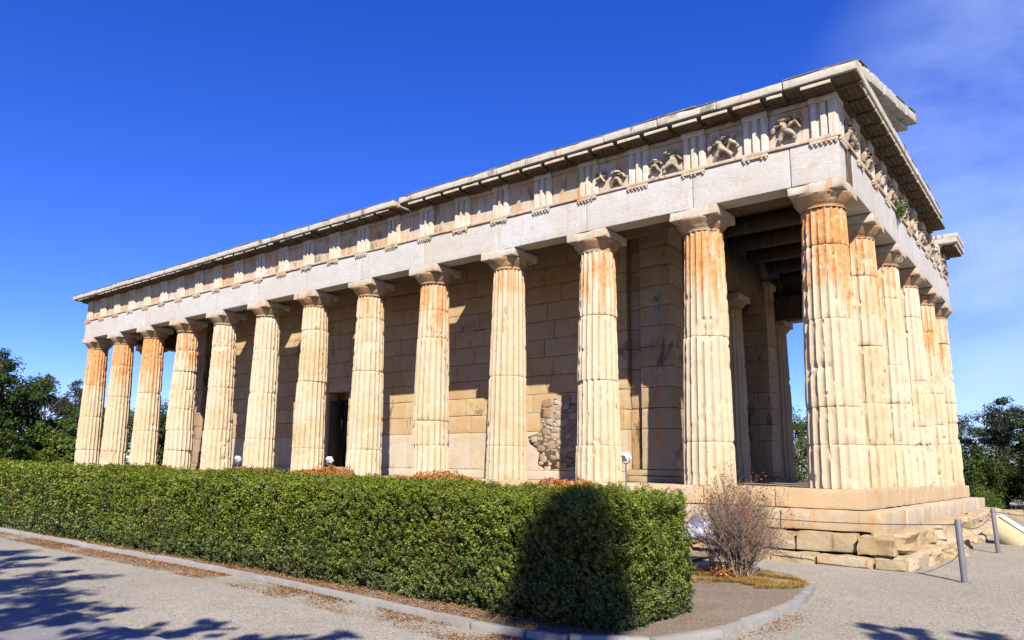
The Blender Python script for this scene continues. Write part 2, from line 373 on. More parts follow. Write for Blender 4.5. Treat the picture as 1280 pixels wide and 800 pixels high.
def leafmat(name, cols, clump=0.6, rough=0.5, trans=0.25, cscale=0.7, spec=0.35, K=0.72, dead=0.0, toptint=0.0):
    """cols: list of (pos, rgb), picked per leaf and shifted by clumps"""
    m, nt, b = newmat(name); g = nd(nt, 'ShaderNodeNewGeometry')
    r = g.outputs['Random Per Island']
    n = noise(nt, g.outputs['Position'], cscale, 4, 0.6)
    v = mth(nt, 'ADD', mth(nt, 'MULTIPLY', r, 1-clump), mth(nt, 'MULTIPLY', mrange(nt, n, 0.28, 0.72, 0, 1, False), clump))
    rp = nd(nt, 'ShaderNodeValToRGB'); e = rp.color_ramp.elements
    while len(e) < len(cols): e.new(0.5)
    for i, (p, c) in enumerate(cols): e[i].position = p; e[i].color = (c[0]*K, c[1]*K, c[2]*K, 1)
    lk(nt, v, rp.inputs[0]); col = rp.outputs[0]
    if dead:   # thin brown patches of dying leaves
        dn = noise(nt, g.outputs['Position'], 1.15, 4, 0.62, 0.4, off=(3, 1, 8)); dm = mth(nt, 'MULTIPLY', mrange(nt, dn, 0.54, 0.68), mrange(nt, mth(nt, 'FRACT', mth(nt, 'MULTIPLY', r, 7.77)), 0.25, 0.75))
        col = mix(nt, mth(nt, 'MULTIPLY', dm, dead), col, (0.13*K, 0.075*K, 0.03*K))
    if toptint:  # yellower green towards the top, greyer green towards the bottom
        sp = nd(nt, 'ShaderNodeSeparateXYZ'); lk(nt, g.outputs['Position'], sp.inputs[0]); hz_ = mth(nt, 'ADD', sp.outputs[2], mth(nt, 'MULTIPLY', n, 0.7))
        col = mix(nt, mrange(nt, hz_, -0.25, 0.45, 0, toptint), col, (0.20*K, 0.245*K, 0.018*K)); col = mix(nt, mrange(nt, hz_, -0.30, -0.85, 0, 0.55), col, (0.075*K, 0.095*K, 0.045*K))
    lk(nt, col, b.inputs['Base Color'])
    b.inputs['Roughness'].default_value = rough; b.inputs['Specular IOR Level'].default_value = spec
    if trans:
        t = nd(nt, 'ShaderNodeBsdfTranslucent'); ms = nd(nt, 'ShaderNodeMixShader'); ms.inputs[0].default_value = trans
        hs = nd(nt, 'ShaderNodeHueSaturation'); hs.inputs['Value'].default_value = 1.3; lk(nt, col, hs.inputs['Color']); lk(nt, hs.outputs[0], t.inputs[0])
        o = [x for x in nt.nodes if x.type == 'OUTPUT_MATERIAL'][0]
        lk(nt, b.outputs[0], ms.inputs[1]); lk(nt, t.outputs[0], ms.inputs[2]); lk(nt, ms.outputs[0], o.inputs[0])
    return m
M['hedge'] = leafmat('hedge_leaf', [(0.0, (0.012, 0.020, 0.006)), (0.25, (0.042, 0.068, 0.010)), (0.58, (0.105, 0.155, 0.014)), (0.85, (0.24, 0.27, 0.03)), (1.0, (0.22, 0.15, 0.05))], 0.40, 0.5, 0.22, 2.2, 0.28, K=0.78, dead=0.85, toptint=0.42)
M['redshrub'] = leafmat('red_shrub_leaf', [(0.0, (0.10, 0.03, 0.012)), (0.35, (0.26, 0.08, 0.02)), (0.7, (0.36, 0.17, 0.03)), (1.0, (0.20, 0.20, 0.03))], 0.5, 0.5, 0.25, 2.2, K=1.0)
M['tree_dark'] = leafmat('dark_tree_leaf', [(0.0, (0.006, 0.014, 0.003)), (0.5, (0.024, 0.050, 0.007)), (1.0, (0.09, 0.14, 0.018))], 0.6, 0.55, 0.12, 0.5, 0.2)
M['tree_mid'] = leafmat('mid_tree_leaf', [(0.0, (0.020, 0.038, 0.008)), (0.5, (0.070, 0.115, 0.014)), (1.0, (0.15, 0.20, 0.03))], 0.55, 0.5, 0.2, 0.5, 0.2)
M['tree_olive'] = leafmat('grey_green_leaf', [(0.0, (0.012, 0.024, 0.010)), (0.5, (0.032, 0.055, 0.020)), (1.0, (0.075, 0.105, 0.045))], 0.5, 0.5, 0.15, 0.6, 0.25)
M['tree_brown'] = leafmat('thin_brown_leaf', [(0.0, (0.03, 0.028, 0.018)), (0.6, (0.065, 0.06, 0.03)), (1.0, (0.10, 0.09, 0.045))], 0.4, 0.6, 0.15, 0.5, 0.2)
M['litter'] = leafmat('fallen_leaf', [(0.0, (0.10, 0.045, 0.02)), (0.4, (0.24, 0.11, 0.04)), (0.8, (0.36, 0.20, 0.09)), (1.0, (0.30, 0.24, 0.14))], 0.3, 0.7, 0.0, 2, 0.2)
M['drygrass'] = leafmat('dry_grass_blade', [(0.0, (0.16, 0.09, 0.02)), (0.5, (0.34, 0.21, 0.05)), (1.0, (0.46, 0.34, 0.12))], 0.4, 0.7, 0.1, 3, 0.2)
M['dryleaf'] = leafmat('dry_shrub_leaf', [(0.0, (0.10, 0.03, 0.02)), (0.5, (0.30, 0.09, 0.02)), (1.0, (0.34, 0.20, 0.05))], 0.3, 0.6, 0.15, 4, 0.2)
M['tuft'] = leafmat('caper_leaf', [(0.0, (0.04, 0.08, 0.01)), (1.0, (0.14, 0.22, 0.03))], 0.2, 0.5, 0.2, 4)
M['bark'] = simple('tree_bark', (0.10, 0.075, 0.055), 0.9, 0, 0.4, 5, 0.6)
M['twig'] = simple('grey_twig', (0.20, 0.155, 0.12), 0.85, 0, 0.3, 18, 0.3)
M['hedgecore'] = simple('hedge_twig_mass', (0.035, 0.030, 0.016), 0.95, 0, 0.4, 9, 0.6)

# ground gravel
def gravel(name, a, b_, c_, leaf=0.0, spk=0.5, sc=1.0):
    a, b_, c_ = [tuple(0.62*x for x in q) for q in (a, b_, c_)]
    m, nt, b = newmat(name); g = nd(nt, 'ShaderNodeNewGeometry'); P = g.outputs['Position']
    n1 = noise(nt, P, 0.35, 5, 0.6, 0.4); n2 = noise(nt, P, 2.2, 6, 0.65); n3 = noise(nt, P, 60*sc, 4, 0.7)
    v = nd(nt, 'ShaderNodeTexVoronoi'); v.inputs['Scale'].default_value = 75*sc; lk(nt, P, v.inputs['Vector'])
    v2 = nd(nt, 'ShaderNodeTexVoronoi'); v2.inputs['Scale'].default_value = 17*sc; lk(nt, P, v2.inputs['Vector'])
    c = mix(nt, mrange(nt, n1, 0.38, 0.62), tuple(x*0.86 for x in a), tuple(x*1.06 for x in b_))
    c = mix(nt, mrange(nt, n2, 0.42, 0.68, 0, 0.75), c, c_)
    wear = noise(nt, P, 0.8, 6, 0.7, 1.0, off=(4, 9, 0)); c = mix(nt, mrange(nt, wear, 0.54, 0.66, 0, 0.45), c, tuple(x*0.6 for x in c_))
    sepc = nd(nt, 'ShaderNodeSeparateColor'); lk(nt, v.outputs['Color'], sepc.inputs[0])
    c = mix(nt, mrange(nt, sepc.outputs[0], 0.0, 1.0, 0, spk, False), c, tuple(x*0.55 for x in a))
    c = mix(nt, mrange(nt, sepc.outputs[1], 0.88, 0.92, 0, 0.75), c, tuple(min(0.75, x*1.5) for x in a))
    sep2 = nd(nt, 'ShaderNodeSeparateColor'); lk(nt, v2.outputs['Color'], sep2.inputs[0])
    peb = mth(nt, 'MULTIPLY', mrange(nt, sep2.outputs[0], 0.90, 0.92), mrange(nt, v2.outputs['Distance'], 0.30, 0.22))
    c = mix(nt, mth(nt, 'MULTIPLY', peb, 0.5), c, tuple(x*0.4 for x in a))
    c = mix(nt, mrange(nt, n3, 0.3, 0.7, 0, 0.35), c, tuple(x*0.6 for x in c_))
    if leaf:
        l = noise(nt, P, 9, 6, 0.75, 0.5); c = mix(nt, mrange(nt, l, 0.5, 0.62, 0, leaf), c, (0.24, 0.10, 0.035))
    lk(nt, c, b.inputs['Base Color']); b.inputs['Roughness'].default_value = 0.95
    h = mth(nt, 'ADD', mth(nt, 'MULTIPLY', n3, 0.6), mth(nt, 'MULTIPLY', v.outputs['Distance'], 0.8))
    h = mth(nt, 'ADD', h, mth(nt, 'MULTIPLY', n2, 1.5))
    bump(nt, b, h, 0.55, 0.015)
    return m
M['gravel'] = gravel('pale_gravel', (0.475, 0.44, 0.365), (0.515, 0.48, 0.40), (0.42, 0.385, 0.305), 0.0, 0.95)
M['soil'] = gravel('bed_soil', (0.30, 0.26, 0.20), (0.36, 0.32, 0.26), (0.25, 0.19, 0.13), 0.25, 0.6, 0.8)
M['paving'] = gravel('path_paving', (0.34, 0.34, 0.36), (0.38, 0.38, 0.40), (0.30, 0.29, 0.28), 0.0, 0.35, 1.4)

# ------------------------------------------------------------------ ground
def gz(x, y):
    t = np.clip((np.asarray(y, float)+8.2)/6.5, 0, 1); t = t*t*(3-2*t)
    return -1.31 + 0.10*t
def sheet(name, xs, ys, mat, dz=0.0, amp=0.0):
    X, Y = np.meshgrid(xs, ys, indexing='ij'); Z = gz(X, Y)+dz
    P = np.stack([X.ravel(), Y.ravel(), Z.ravel()], 1)
    if amp:
        P[:, 2] += amp*fbm(P*np.array([1, 1, 0]), 0.8, 3, 4) 
    n0, n1 = X.shape; I = np.arange(n0*n1).reshape(n0, n1)
    Q = np.stack([I[:-1, :-1], I[1:, :-1], I[1:, 1:], I[:-1, 1:]], -1).reshape(-1, 4)
    return link(name, smooth(npmesh(name, P, Q), 180), mat)
xs = np.unique(np.concatenate([np.linspace(-400, -45, 8), np.linspace(-45, -12, 30), np.linspace(-12, 8, 110), np.linspace(8, 40, 12), np.linspace(40, 400, 6)]))
ys = np.unique(np.concatenate([np.linspace(-400, -25, 6), np.linspace(-25, -13, 10), np.linspace(-13, 6, 110), np.linspace(6, 40, 20), np.linspace(40, 500, 7)]))
tag(sheet('ground', xs, ys, M['gravel'], 0, 0.022), kind='structure')

# kerb line round the planting bed (plan view)
kerb_pts = [(-46, -8.15), (-30, -8.15), (-15.4, -8.18), (-10.2, -8.27), (-6.0, -8.36), (-3.4, -8.55), (-1.7, -8.72), (-0.6, -8.76), (0.15, -8.55), (0.60, -7.9), (0.76, -6.9), (0.80, -5.7), (0.70, -4.45), (0.42, -3.65), (-0.05, -3.35), (-0.7, -3.2), (-1.6, -3.15)]
def resample(pts, step):
    pts = [Vector((*p, 0)) for p in pts]; out = []
    # catmull-rom
    for i in range(len(pts)-1):
        p0 = pts[max(i-1, 0)]; p1 = pts[i]; p2 = pts[i+1]; p3 = pts[min(i+2, len(pts)-1)]
        n = max(2, int((p2-p1).length/step))
        for k in range(n):
            t = k/n
            out.append(0.5*((2*p1)+(p2-p0)*t+(2*p0-5*p1+4*p2-p3)*t*t+(3*p1-p0-3*p2+p3)*t**3))
    out.append(pts[-1]); return out
kp = resample(kerb_pts, 0.35)
kb = MB(); acc = 0.0; seg = 0; run = []
def kerb_stone(a, b, i):
    d = (b-a); L = d.length; d.normalize(); n = Vector((-d.y, d.x, 0))
    z0 = float(gz(a.x, a.y)); jz = random.uniform(-0.008, 0.008)
    V, Q = block_arrays((0.007, -0.055+random.uniform(-0.006, 0.006), -0.12), (L-0.007, 0.055, 0.088+jz), 0.06, 0.014, 0.006, 50+i, 4.0, (a.x, a.y, 0))
    Mx = np.array([[d.x, n.x, 0], [d.y, n.y, 0], [0, 0, 1]])
    kb.add(V @ Mx.T + np.array([a.x, a.y, z0]), Q)
i = 0; cur = kp[0]
for p in kp[1:]:
    want = 0.8 if p.x < -1.5 else 0.42
    if (p-cur).length >= want:
        kerb_stone(cur, p, i); cur = p; i += 1
tag(kb.build('kerb', M['kerb'], ang=50), kind='structure')
# planting bed inside the kerb
bed_poly = [(p.x, p.y) for p in kp if p.x > -45] + [(-1.6, -1.6), (-45, -1.6)]
def inside_off(poly, d):
    return poly
bm = bmesh.new(); vv = [bm.verts.new((x, y, 0)) for x, y in bed_poly]; bm.faces.new(vv)
bmesh.ops.triangulate(bm, faces=bm.faces[:])
bmesh.ops.subdivide_edges(bm, edges=[e for e in bm.edges], cuts=3, use_grid_fill=True)
for v in bm.verts:
    v.co.z = float(gz(v.co.x, v.co.y)) + 0.055
me = bpy.data.meshes.new('planting_bed'); bm.to_mesh(me); bm.free()
tag(link('planting_bed', me, M['soil']), kind='structure')
# paved path at the lower left, a thin raised strip with a plain edge
pth = MB()
for k, x in enumerate(np.arange(-40, 0.5, 2.0)):
    pth.block((x+0.004, -15.6, -1.42), (x+1.996, -11.06+0.015*random.uniform(-1, 1), -1.262), 0.3, 0.008, 0.004, 80+k)
tag(pth.build('path', M['paving']), kind='structure')

# ------------------------------------------------------------------ temple
TX = [0, -2.413] + [-2.413-2.583*i for i in range(1, 11)] + [-30.656]     # column axes along the flank
TY = [0, 2.413, 4.996, 7.579, 10.162, 12.575]
XW, XE, YS, YN = -30.656, 0.0, 0.0, 12.575
temple = empty('greek_temple', (-15.3, 6.29, -1.25), 'long weathered cream marble Doric temple with fluted columns all round', 'temple')
H = 5.675; HS = 5.21

def ring_blocks(mb, off0, off1, z0, z1, bl, res, edge, rough, seed, sides='SENW', skip_in=0):
    """course of blocks round the platform; outer face at offset off0 from the column axes, back at off1"""
    r = random.Random(seed)
    def run(a, b, fn):
        x = a; k = 0
        while x < b-0.05:
            L = bl*r.uniform(0.75, 1.25)
            if b-(x+L) < bl*0.5: L = b-x
            fn(x, min(x+L, b), k); x += L; k += 1
    g = 0.004
    if 'S' in sides: run(XW-off0, XE+off0, lambda a, b, k: mb.block((a+g, YS-off0-r.uniform(0, rough*1.5), z0), (b-g, YS-off1, z1-r.uniform(0, rough)), res, edge, rough, seed+k))
    if 'N' in sides: run(XW-off0, XE+off0, lambda a, b, k: mb.block((a+g, YN+off1, z0), (b-g, YN+off0, z1-r.uniform(0, rough)), res, edge, rough, seed+200+k))
    if 'E' in sides: run(YS-off1+g, YN+off1-g, lambda a, b, k: mb.block((XE+off1, a+g, z0), (XE+off0+r.uniform(-rough, rough)*1.5, b-g, z1-r.uniform(0, rough)), res, edge, rough, seed+400+k))
    if 'W' in sides: run(YS-off1+g, YN+off1-g, lambda a, b, k: mb.block((XW-off0, a+g, z0), (XW-off1, b-g, z1), res, edge, rough, seed+600+k))

mb = MB(); ring_blocks(mb, 0.566, -0.75, -0.35, 0.0, 1.29, 0.09, 0.012, 0.004, 10)
mb.build('stylobate', M['styl'], temple)
mb = MB(); ring_blocks(mb, 0.93, 0.45, -0.70, -0.352, 1.25, 0.08, 0.028, 0.012, 20)
mb.build('step', M['step'], temple)
mb = MB()
def rough_course(off0, off1, z0, z1, bl, seed, jag):
    r = random.Random(seed); k = 0
    def put(a, b, fn):
        nonlocal_k = seed*50+int(a*10); zz = z1-r.uniform(0, 0.025); o0 = off0+r.uniform(-jag, jag)
        V, Q = block_arrays((a+0.008, -o0, z0), (b-0.008, -off1, zz), 0.05, r.uniform(0.018, 0.04), r.uniform(0.025, 0.05), nonlocal_k, r.uniform(3.0, 7.0), (0, seed, 0))
        mb.add(fn(V), Q)
    for a0, b0, fn in ((XW-off0, XE+off0-0.12, lambda V: V+np.array([0, YS, 0])), (XW-off0, XE+off0, lambda V: np.stack([V[:, 0], YN-V[:, 1], V[:, 2]], 1))):
        x = a0
        while x < b0-0.02:
            L = bl*r.uniform(0.45, 1.5); 
            if b0-(x+L) < 0.3: L = b0-x
            put(x, x+L, fn); x += L
rough_course(1.22, 0.80, -1.035, -0.70, 0.8, 30, 0.09)
rough_course(1.40, 0.95, -1.36, -1.04, 0.9, 41, 0.09)
def rock(cx, cy, cz, rx, ry, rz, sd):
    V, Q = blob(rx, ry, rz, sd, 0.45, 0.20, 30, 18); P = V+np.array([cx, cy, cz])
    f = fbm(P, 3.0, sd % 97, 2); g_ = np.round(f*5)/5*0.5+f*0.5      # stepped fracture faces
    V = V*(1+0.16*g_[:, None])+0.014*np.stack([fbm(P, 11, 1, 3), fbm(P, 11, 2, 3), fbm(P, 11, 3, 3)], 1); mb.add(V+np.array([cx, cy, cz]), Q)
r = random.Random(77)
for row, (zc, rz, off) in enumerate(((-1.17, 0.20, 1.16), (-0.86, 0.175, 1.00))):
    y = -off-0.05
    while y < 13.4:
        L = r.uniform(0.55, 1.35)*(1.0 if row else 0.85)
        rock(off-0.12+r.uniform(-0.05, 0.08), y+L/2, zc+r.uniform(-0.02, 0.02), 0.33, L*0.53, rz*r.uniform(0.95, 1.12), r.randint(1, 9000)); y += L*0.97
for k in range(26):
    y = r.uniform(-1.3, 12.5); s_ = r.uniform(0.07, 0.2); rock(1.36+r.uniform(-0.08, 0.16), y, -1.24+s_*0.45, s_, s_*1.3, s_*0.8, r.randint(1, 9000))
rr = random.Random(5)
# foundation courses stepping down at the north-east corner
for (x0, x1, y0, y1, z0, z1) in [(0.2, 1.15, 14.0, 15.2, -1.1, -0.70), (-0.9, 0.15, 14.0, 15.3, -1.1, -0.74), (0.45, 1.3, 15.25, 16.6, -1.2, -0.86), (-0.6, 0.4, 15.3, 16.4, -1.2, -0.92), (0.7, 1.6, 16.7, 18.2, -1.3, -0.84), (-0.2, 0.65, 16.7, 18.0, -1.3, -0.98), (1.0, 1.9, 18.4, 20.0, -1.35, -1.0)]:
    mb.block((x0, y0, z0), (x1, y1, z1), 0.08, 0.05, 0.05, rr.randint(0, 999))
mb.build('foundation', M['poros'], temple, ang=22)
# floor and core
mb = MB(); mb.box((XW+0.6, YS+0.6, -0.6), (XE-0.6, YN-0.6, -0.012)); mb.box((XW-0.6, YS-0.6, -1.4), (XE+0.6, YN+0.6, -0.4))
mb.build('floor', M['floor'], temple)

# --- columns
def shaft_mesh(cx, cy, seed, joints, seg=8, dz=0.055, chip=1.0, r0=0.509, r1=0.395, mis=1.0, chips=()):
    r = random.Random(seed)
    joints = sorted(joints); zs = []
    cuts = [0.0]+list(joints)+[HS]
    for i in range(len(cuts)-1):
        a, b = cuts[i], cuts[i+1]; n = max(2, int((b-a)/dz))
        zz = list(np.linspace(a, b, n+1))
        if i > 0: zz[0] = a+0.002; zz.insert(1, a+0.014)
        if i < len(cuts)-2: zz[-1] = b-0.002; zz.insert(-1, b-0.014)
        zs += [(z, i) for z in zz]
    nf = 20; N = nf*seg
    Z = np.array([z for z, i in zs]); D = np.array([i for z, i in zs])
    nd_ = len(cuts)-1
    ox = np.array([r.gauss(0, 0.006*mis) for _ in range(nd_)]); oy = np.array([r.gauss(0, 0.006*mis) for _ in range(nd_)])
    rot = np.array([r.gauss(0, 0.010*mis) for _ in range(nd_)]); sc_ = np.array([1+r.gauss(0, 0.006*mis) for _ in range(nd_)])
    t = (np.arange(N) % seg)/seg; fl = 4*t*(1-t)      # 0 on the arris, 1 in the flute
    th = 2*math.pi*np.arange(N)/N
    h = Z/HS; Rz = r0+(r1-r0)*h + 0.012*np.sin(math.pi*h)
    jd = np.full(len(Z), 9.0)
    for j in joints: jd = np.minimum(jd, np.abs(Z-j))
    depth = 0.086*Rz
    rad = Rz[:, None]*sc_[D][:, None] - depth[:, None]*fl[None, :]**0.85
    ang = th[None, :]+rot[D][:, None]
    X = rad*np.cos(ang); Y = rad*np.sin(ang); ZZ = np.repeat(Z[:, None], N, 1)
    P = np.stack([X.ravel()+cx, Y.ravel()+cy, ZZ.ravel()], 1)
    FL = np.repeat(fl[None, :], len(Z), 0).ravel(); JD = np.repeat(jd[:, None], N, 1).ravel()
    n1 = fbm(P, 2.3, 11, 3); n2 = fbm(P, 9, 23, 3); n3 = fbm(P*np.array([1, 1, 0.7]), 4.2, 31, 4)
    n4 = fbm(P*np.array([1, 1, 0.8]), 8.5, 37, 3)
    er = np.clip(n3-0.20, 0, 1)*0.06*chip*(1-0.6*FL) + np.clip(n4-0.24, 0, 1)*0.12*chip*(1-0.8*FL)            # broken arrises
    er += np.clip(n1-0.42, 0, 1)*0.16*chip                        # larger spalls
    er += 0.003*(n2+0.4)
    er += np.exp(-JD/0.010)*0.018 + np.exp(-JD/0.05)*np.clip(fbm(P, 6, 41, 2)-0.05, 0, 1)*0.06*chip
    er += np.exp(-ZZ.ravel()/0.06)*np.clip(fbm(P, 5, 47, 2)+0.1, 0, 1)*0.03
    for (ca, cz, cr, cd) in chips:      # named damage: angle, height, radius, depth
        q = np.array([cx+0.46*math.cos(ca), cy+0.46*math.sin(ca), cz]); dd = np.linalg.norm((P-q)*np.array([1, 1, 1.2]), axis=1)
        er += cd*np.clip(1-dd/cr, 0, 1)**0.6*(0.8+0.5*n2)*(1-0.75*FL)
    er = np.minimum(er, 0.13)
    A = np.repeat(ang.ravel(), 1)
    V = np.stack([(rad.ravel()-er)*np.cos(A)+ox[D].repeat(N), (rad.ravel()-er)*np.sin(A)+oy[D].repeat(N), ZZ.ravel()], 1)
    nr = len(Z); I = np.arange(nr*N).reshape(nr, N); I2 = np.roll(I, -1, 1)
    Q = np.stack([I[:-1], I2[:-1], I2[1:], I[1:]], -1).reshape(-1, 4)
    return smooth(npmesh('column', V, Q), 28)
def capital_mesh(cx, cy, seed, wear=1.0, broken=None):
    mb = MB()
    prof = [(0.398, HS-0.004), (0.402, HS+0.02), (0.397, HS+0.028), (0.408, HS+0.04), (0.402, HS+0.05), (0.416, HS+0.062), (0.45, HS+0.10), (0.495, HS+0.16), (0.535, HS+0.21), (0.553, HS+0.24), (0.55, HS+0.262), (0.50, HS+0.268)]
    n = 64; V = []
    for r_, z in prof:
        for k in range(n):
            a = 2*math.pi*k/n; V.append((r_*math.cos(a), r_*math.sin(a), z))
    V = np.array(V); P = V+np.array([cx, cy, 0])
    er = 0.006*fbm(P, 6, seed, 3)+np.clip(fbm(P, 3.5, seed+3, 3)-0.18, 0, 1)*0.22*wear
    rr_ = np.linalg.norm(V[:, :2], axis=1); er = np.minimum(er, 0.16)*np.clip((rr_-0.38)/0.1, 0.1, 1)
    V[:, :2] *= ((rr_-er)/rr_)[:, None]
    Q = []
    for i in range(len(prof)-1):
        for k in range(n):
            k2 = (k+1) % n; Q.append((i*n+k, i*n+k2, (i+1)*n+k2, (i+1)*n+k))
    mb.add(V, Q)
    w = 0.520
    ab = MB(); ab.block((-w, -w, HS+0.258), (w, w, H-0.003), 0.05, 0.020*wear, 0.007, seed+7, 4.0, (cx, cy, 0))
    return mb.mesh('capital', 40), ab.mesh('abacus', 40)
pt_ = math.atan2(-14.6, 3.6)
flank = {0: ([0.77, 1.45, 3.07, 4.49], 1.2, 1.05, 1.0), 1: ([0.85, 2.98], 0.95, 0.85, 1.0), 2: ([0.79, 2.24, 3.72], 1.0, 0.75, 3.0), 3: ([0.8, 2.5], 0.6, 0.6, 0.8),
         4: ([0.84, 1.48, 3.71, 4.47], 0.9, 0.7, 1.6), 5: ([0.73, 2.99, 4.54], 0.9, 0.65, 1.0), 6: ([0.78, 2.84, 4.47], 0.9, 0.30, 1.0), 7: ([1.10, 2.61, 4.08], 1.0, 0.30, 1.2),
         8: ([1.44, 2.94, 4.41], 1.2, 0.36, 1.8), 9: ([0.75, 1.49, 2.28, 3.00, 3.70, 4.5], 1.3, 0.75, 2.4), 10: ([1.5, 3.0, 4.4], 0.9, 1.15, 1.0), 11: ([0.7, 2.98, 4.3], 0.8, 1.1, 1.0), 12: ([0.8, 2.22, 3.6], 1.0, 1.05, 1.0)}
chips = {1: [(pt_+0.25, 3.12, 0.30, 0.17)], 2: [(pt_+0.6, 3.72, 0.10, 0.07)], 4: [(pt_+0.2, 1.46, 0.14, 0.08)], 8: [(pt_+0.3, 4.42, 0.22, 0.15), (pt_-0.2, 0.45, 0.16, 0.08)], 9: [(pt_, 3.7, 0.12, 0.08)], 11: [(pt_+0.4, 0.45, 0.42, 0.16)], 3: [(pt_+0.1, 2.62, 0.07, 0.06)], 6: [(pt_-0.1, 0.55, 0.10, 0.05)]}
def add_col(x, y, me, cme, stain, label=None):
    c = link('column', me, M['column'], temple, (x, y, 0)); c['stain'] = float(stain)
    if label: c['label'] = label
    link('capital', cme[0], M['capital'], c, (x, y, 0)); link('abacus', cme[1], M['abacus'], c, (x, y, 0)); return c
labs = {0: 'corner column stained rust orange under its capital', 1: 'column with a chipped scar at half height', 2: 'column whose top drum sits askew', 9: 'column of many short offset drums', 11: 'column with a broken patch at its foot'}
for i in range(13):
    j, ch, st, mis = flank[i]
    add_col(TX[i], 0, shaft_mesh(TX[i], 0, 100+i, j, 8 if i < 9 else 6, 0.055 if i < 9 else 0.08, ch, mis=mis, chips=chips.get(i, ())), capital_mesh(TX[i], 0, 300+i, 1.3 if i in (0, 2, 5) else 1.0), st, labs.get(i))
for i in range(1, 6):
    add_col(0, TY[i], shaft_mesh(0, TY[i], 140+i, [0.75+0.1*i, 1.5+0.2*(i % 3), 3.0-0.1*i, 4.4], 8, 0.06, 1.5, mis=1.3, chips=[(-0.5, 1.7+0.3*i, 0.25, 0.10), (-1.2, 0.9, 0.2, 0.08)]), capital_mesh(0, TY[i], 340+i, 1.5), [0, 0.85, 0.6, 0.2, 0.8, 0.7][i], 'pale column, its flutes worn away on one side' if i == 3 else None)
bs = [shaft_mesh(-5*i, 12.5, 170+i, [0.8, 2.3, 3.7], 6, 0.1, 0.8) for i in range(2)]; bc = capital_mesh(-9, 12, 360)
for i in range(1, 13): add_col(TX[i], YN, bs[i % 2], bc, 0.4)
for i in range(1, 5): add_col(XW, TY[i], bs[i % 2], bc, 0.5)
WS, WN = 2.33, YN-2.33            # cella wall faces
WE, WW = -4.25, -26.35
for y in (4.996, 7.579):
    add_col(-4.8, y, bs[0], bc, 0.3); add_col(-25.8, y, bs[1], bc, 0.3)

# --- architrave
AF = 0.465; ZT = 6.546
mb = MB()
def arch_side(name, runs, xf, mat, world0):
    mb = MB(); mk = MB()
    for k, (a, b, j) in enumerate(runs):
        mb.block((a+0.005, -AF-j, H), (b-0.005, 0.0, ZT-0.07), 0.16, 0.012, 0.004, 500+k+world0, 3, (0, world0, 0), xf)
        mk.block((a+0.003, 0.004, H), (b-0.003, AF, ZT-0.005), 0.3, 0.012, 0.006, 560+k+world0, 3, (0, world0, 0), xf)
    mb.block((runs[0][0], -AF, ZT-0.07), (runs[-1][1], 0.0, ZT), 0.25, 0.004, 0.002, 590+world0, 3, (0, world0, 0), xf)
    mk.build('architrave_backing', M['soffit'], temple)  # shade under and behind the architrave painted as a near-black backing
    return mb.build(name, mat, temple)
idn = lambda V: V
def east(V):   # local x runs north, local -y faces east
    return np.stack([-V[:, 1]+XE, V[:, 0]+YS, V[:, 2]], 1)
def north(V): return np.stack([V[:, 0], YN-V[:, 1], V[:, 2]], 1)
def west(V): return np.stack([V[:, 1]+XW, V[:, 0], V[:, 2]], 1)
rj = random.Random(3)
runs = []
ed = [XW-AF]+[TX[i] for i in range(11, 0, -1)]+[-0.43+0.0, XE+AF]
for a, b in zip(ed[:-1], ed[1:]): runs.append((a, b, rj.uniform(0, 0.010)))
arch_side('architrave', runs, idn, M['architrave'], 0)
runs = []
ed = [AF+0.003]+TY[1:5]+[YN+AF]
for a, b in zip(ed[:-1], ed[1:]): runs.append((a, b, rj.uniform(0, 0.010)))
arch_side('architrave', runs, east, M['architrave'], 40)
arch_side('architrave', [(XW-AF, -15, 0), (-15, XE-AF-0.005, 0)], north, M['architrave'], 80)
arch_side('architrave', [(AF+0.005, 6, 0), (6, YN-AF-0.005, 0)], west, M['architrave'], 120)
# --- taenia, triglyphs, metopes
ZT = 6.546; HF = 0.828
def taenia(xf, a, b, sd):
    mb = MB(); n = max(1, int((b-a)/2.6)); e = np.linspace(a, b, n+1)
    for k in range(n): mb.block((e[k], -AF-0.045, ZT-0.072), (e[k+1], -AF+0.0, ZT), 0.13, 0.012, 0.004, sd+k, 5, (0, sd, 0), xf)
    return mb
mb = taenia(idn, XW-AF-0.045, XE+AF+0.045, 700); V_ = taenia(east, -AF+0.003, YN+AF+0.045, 740)
for v, q in zip(V_.V, V_.Q): pass
off = mb.n
mb.V += V_.V; mb.Q += [q+off for q in V_.Q]; mb.n += V_.n
mb.build('taenia', M['band'], temple)

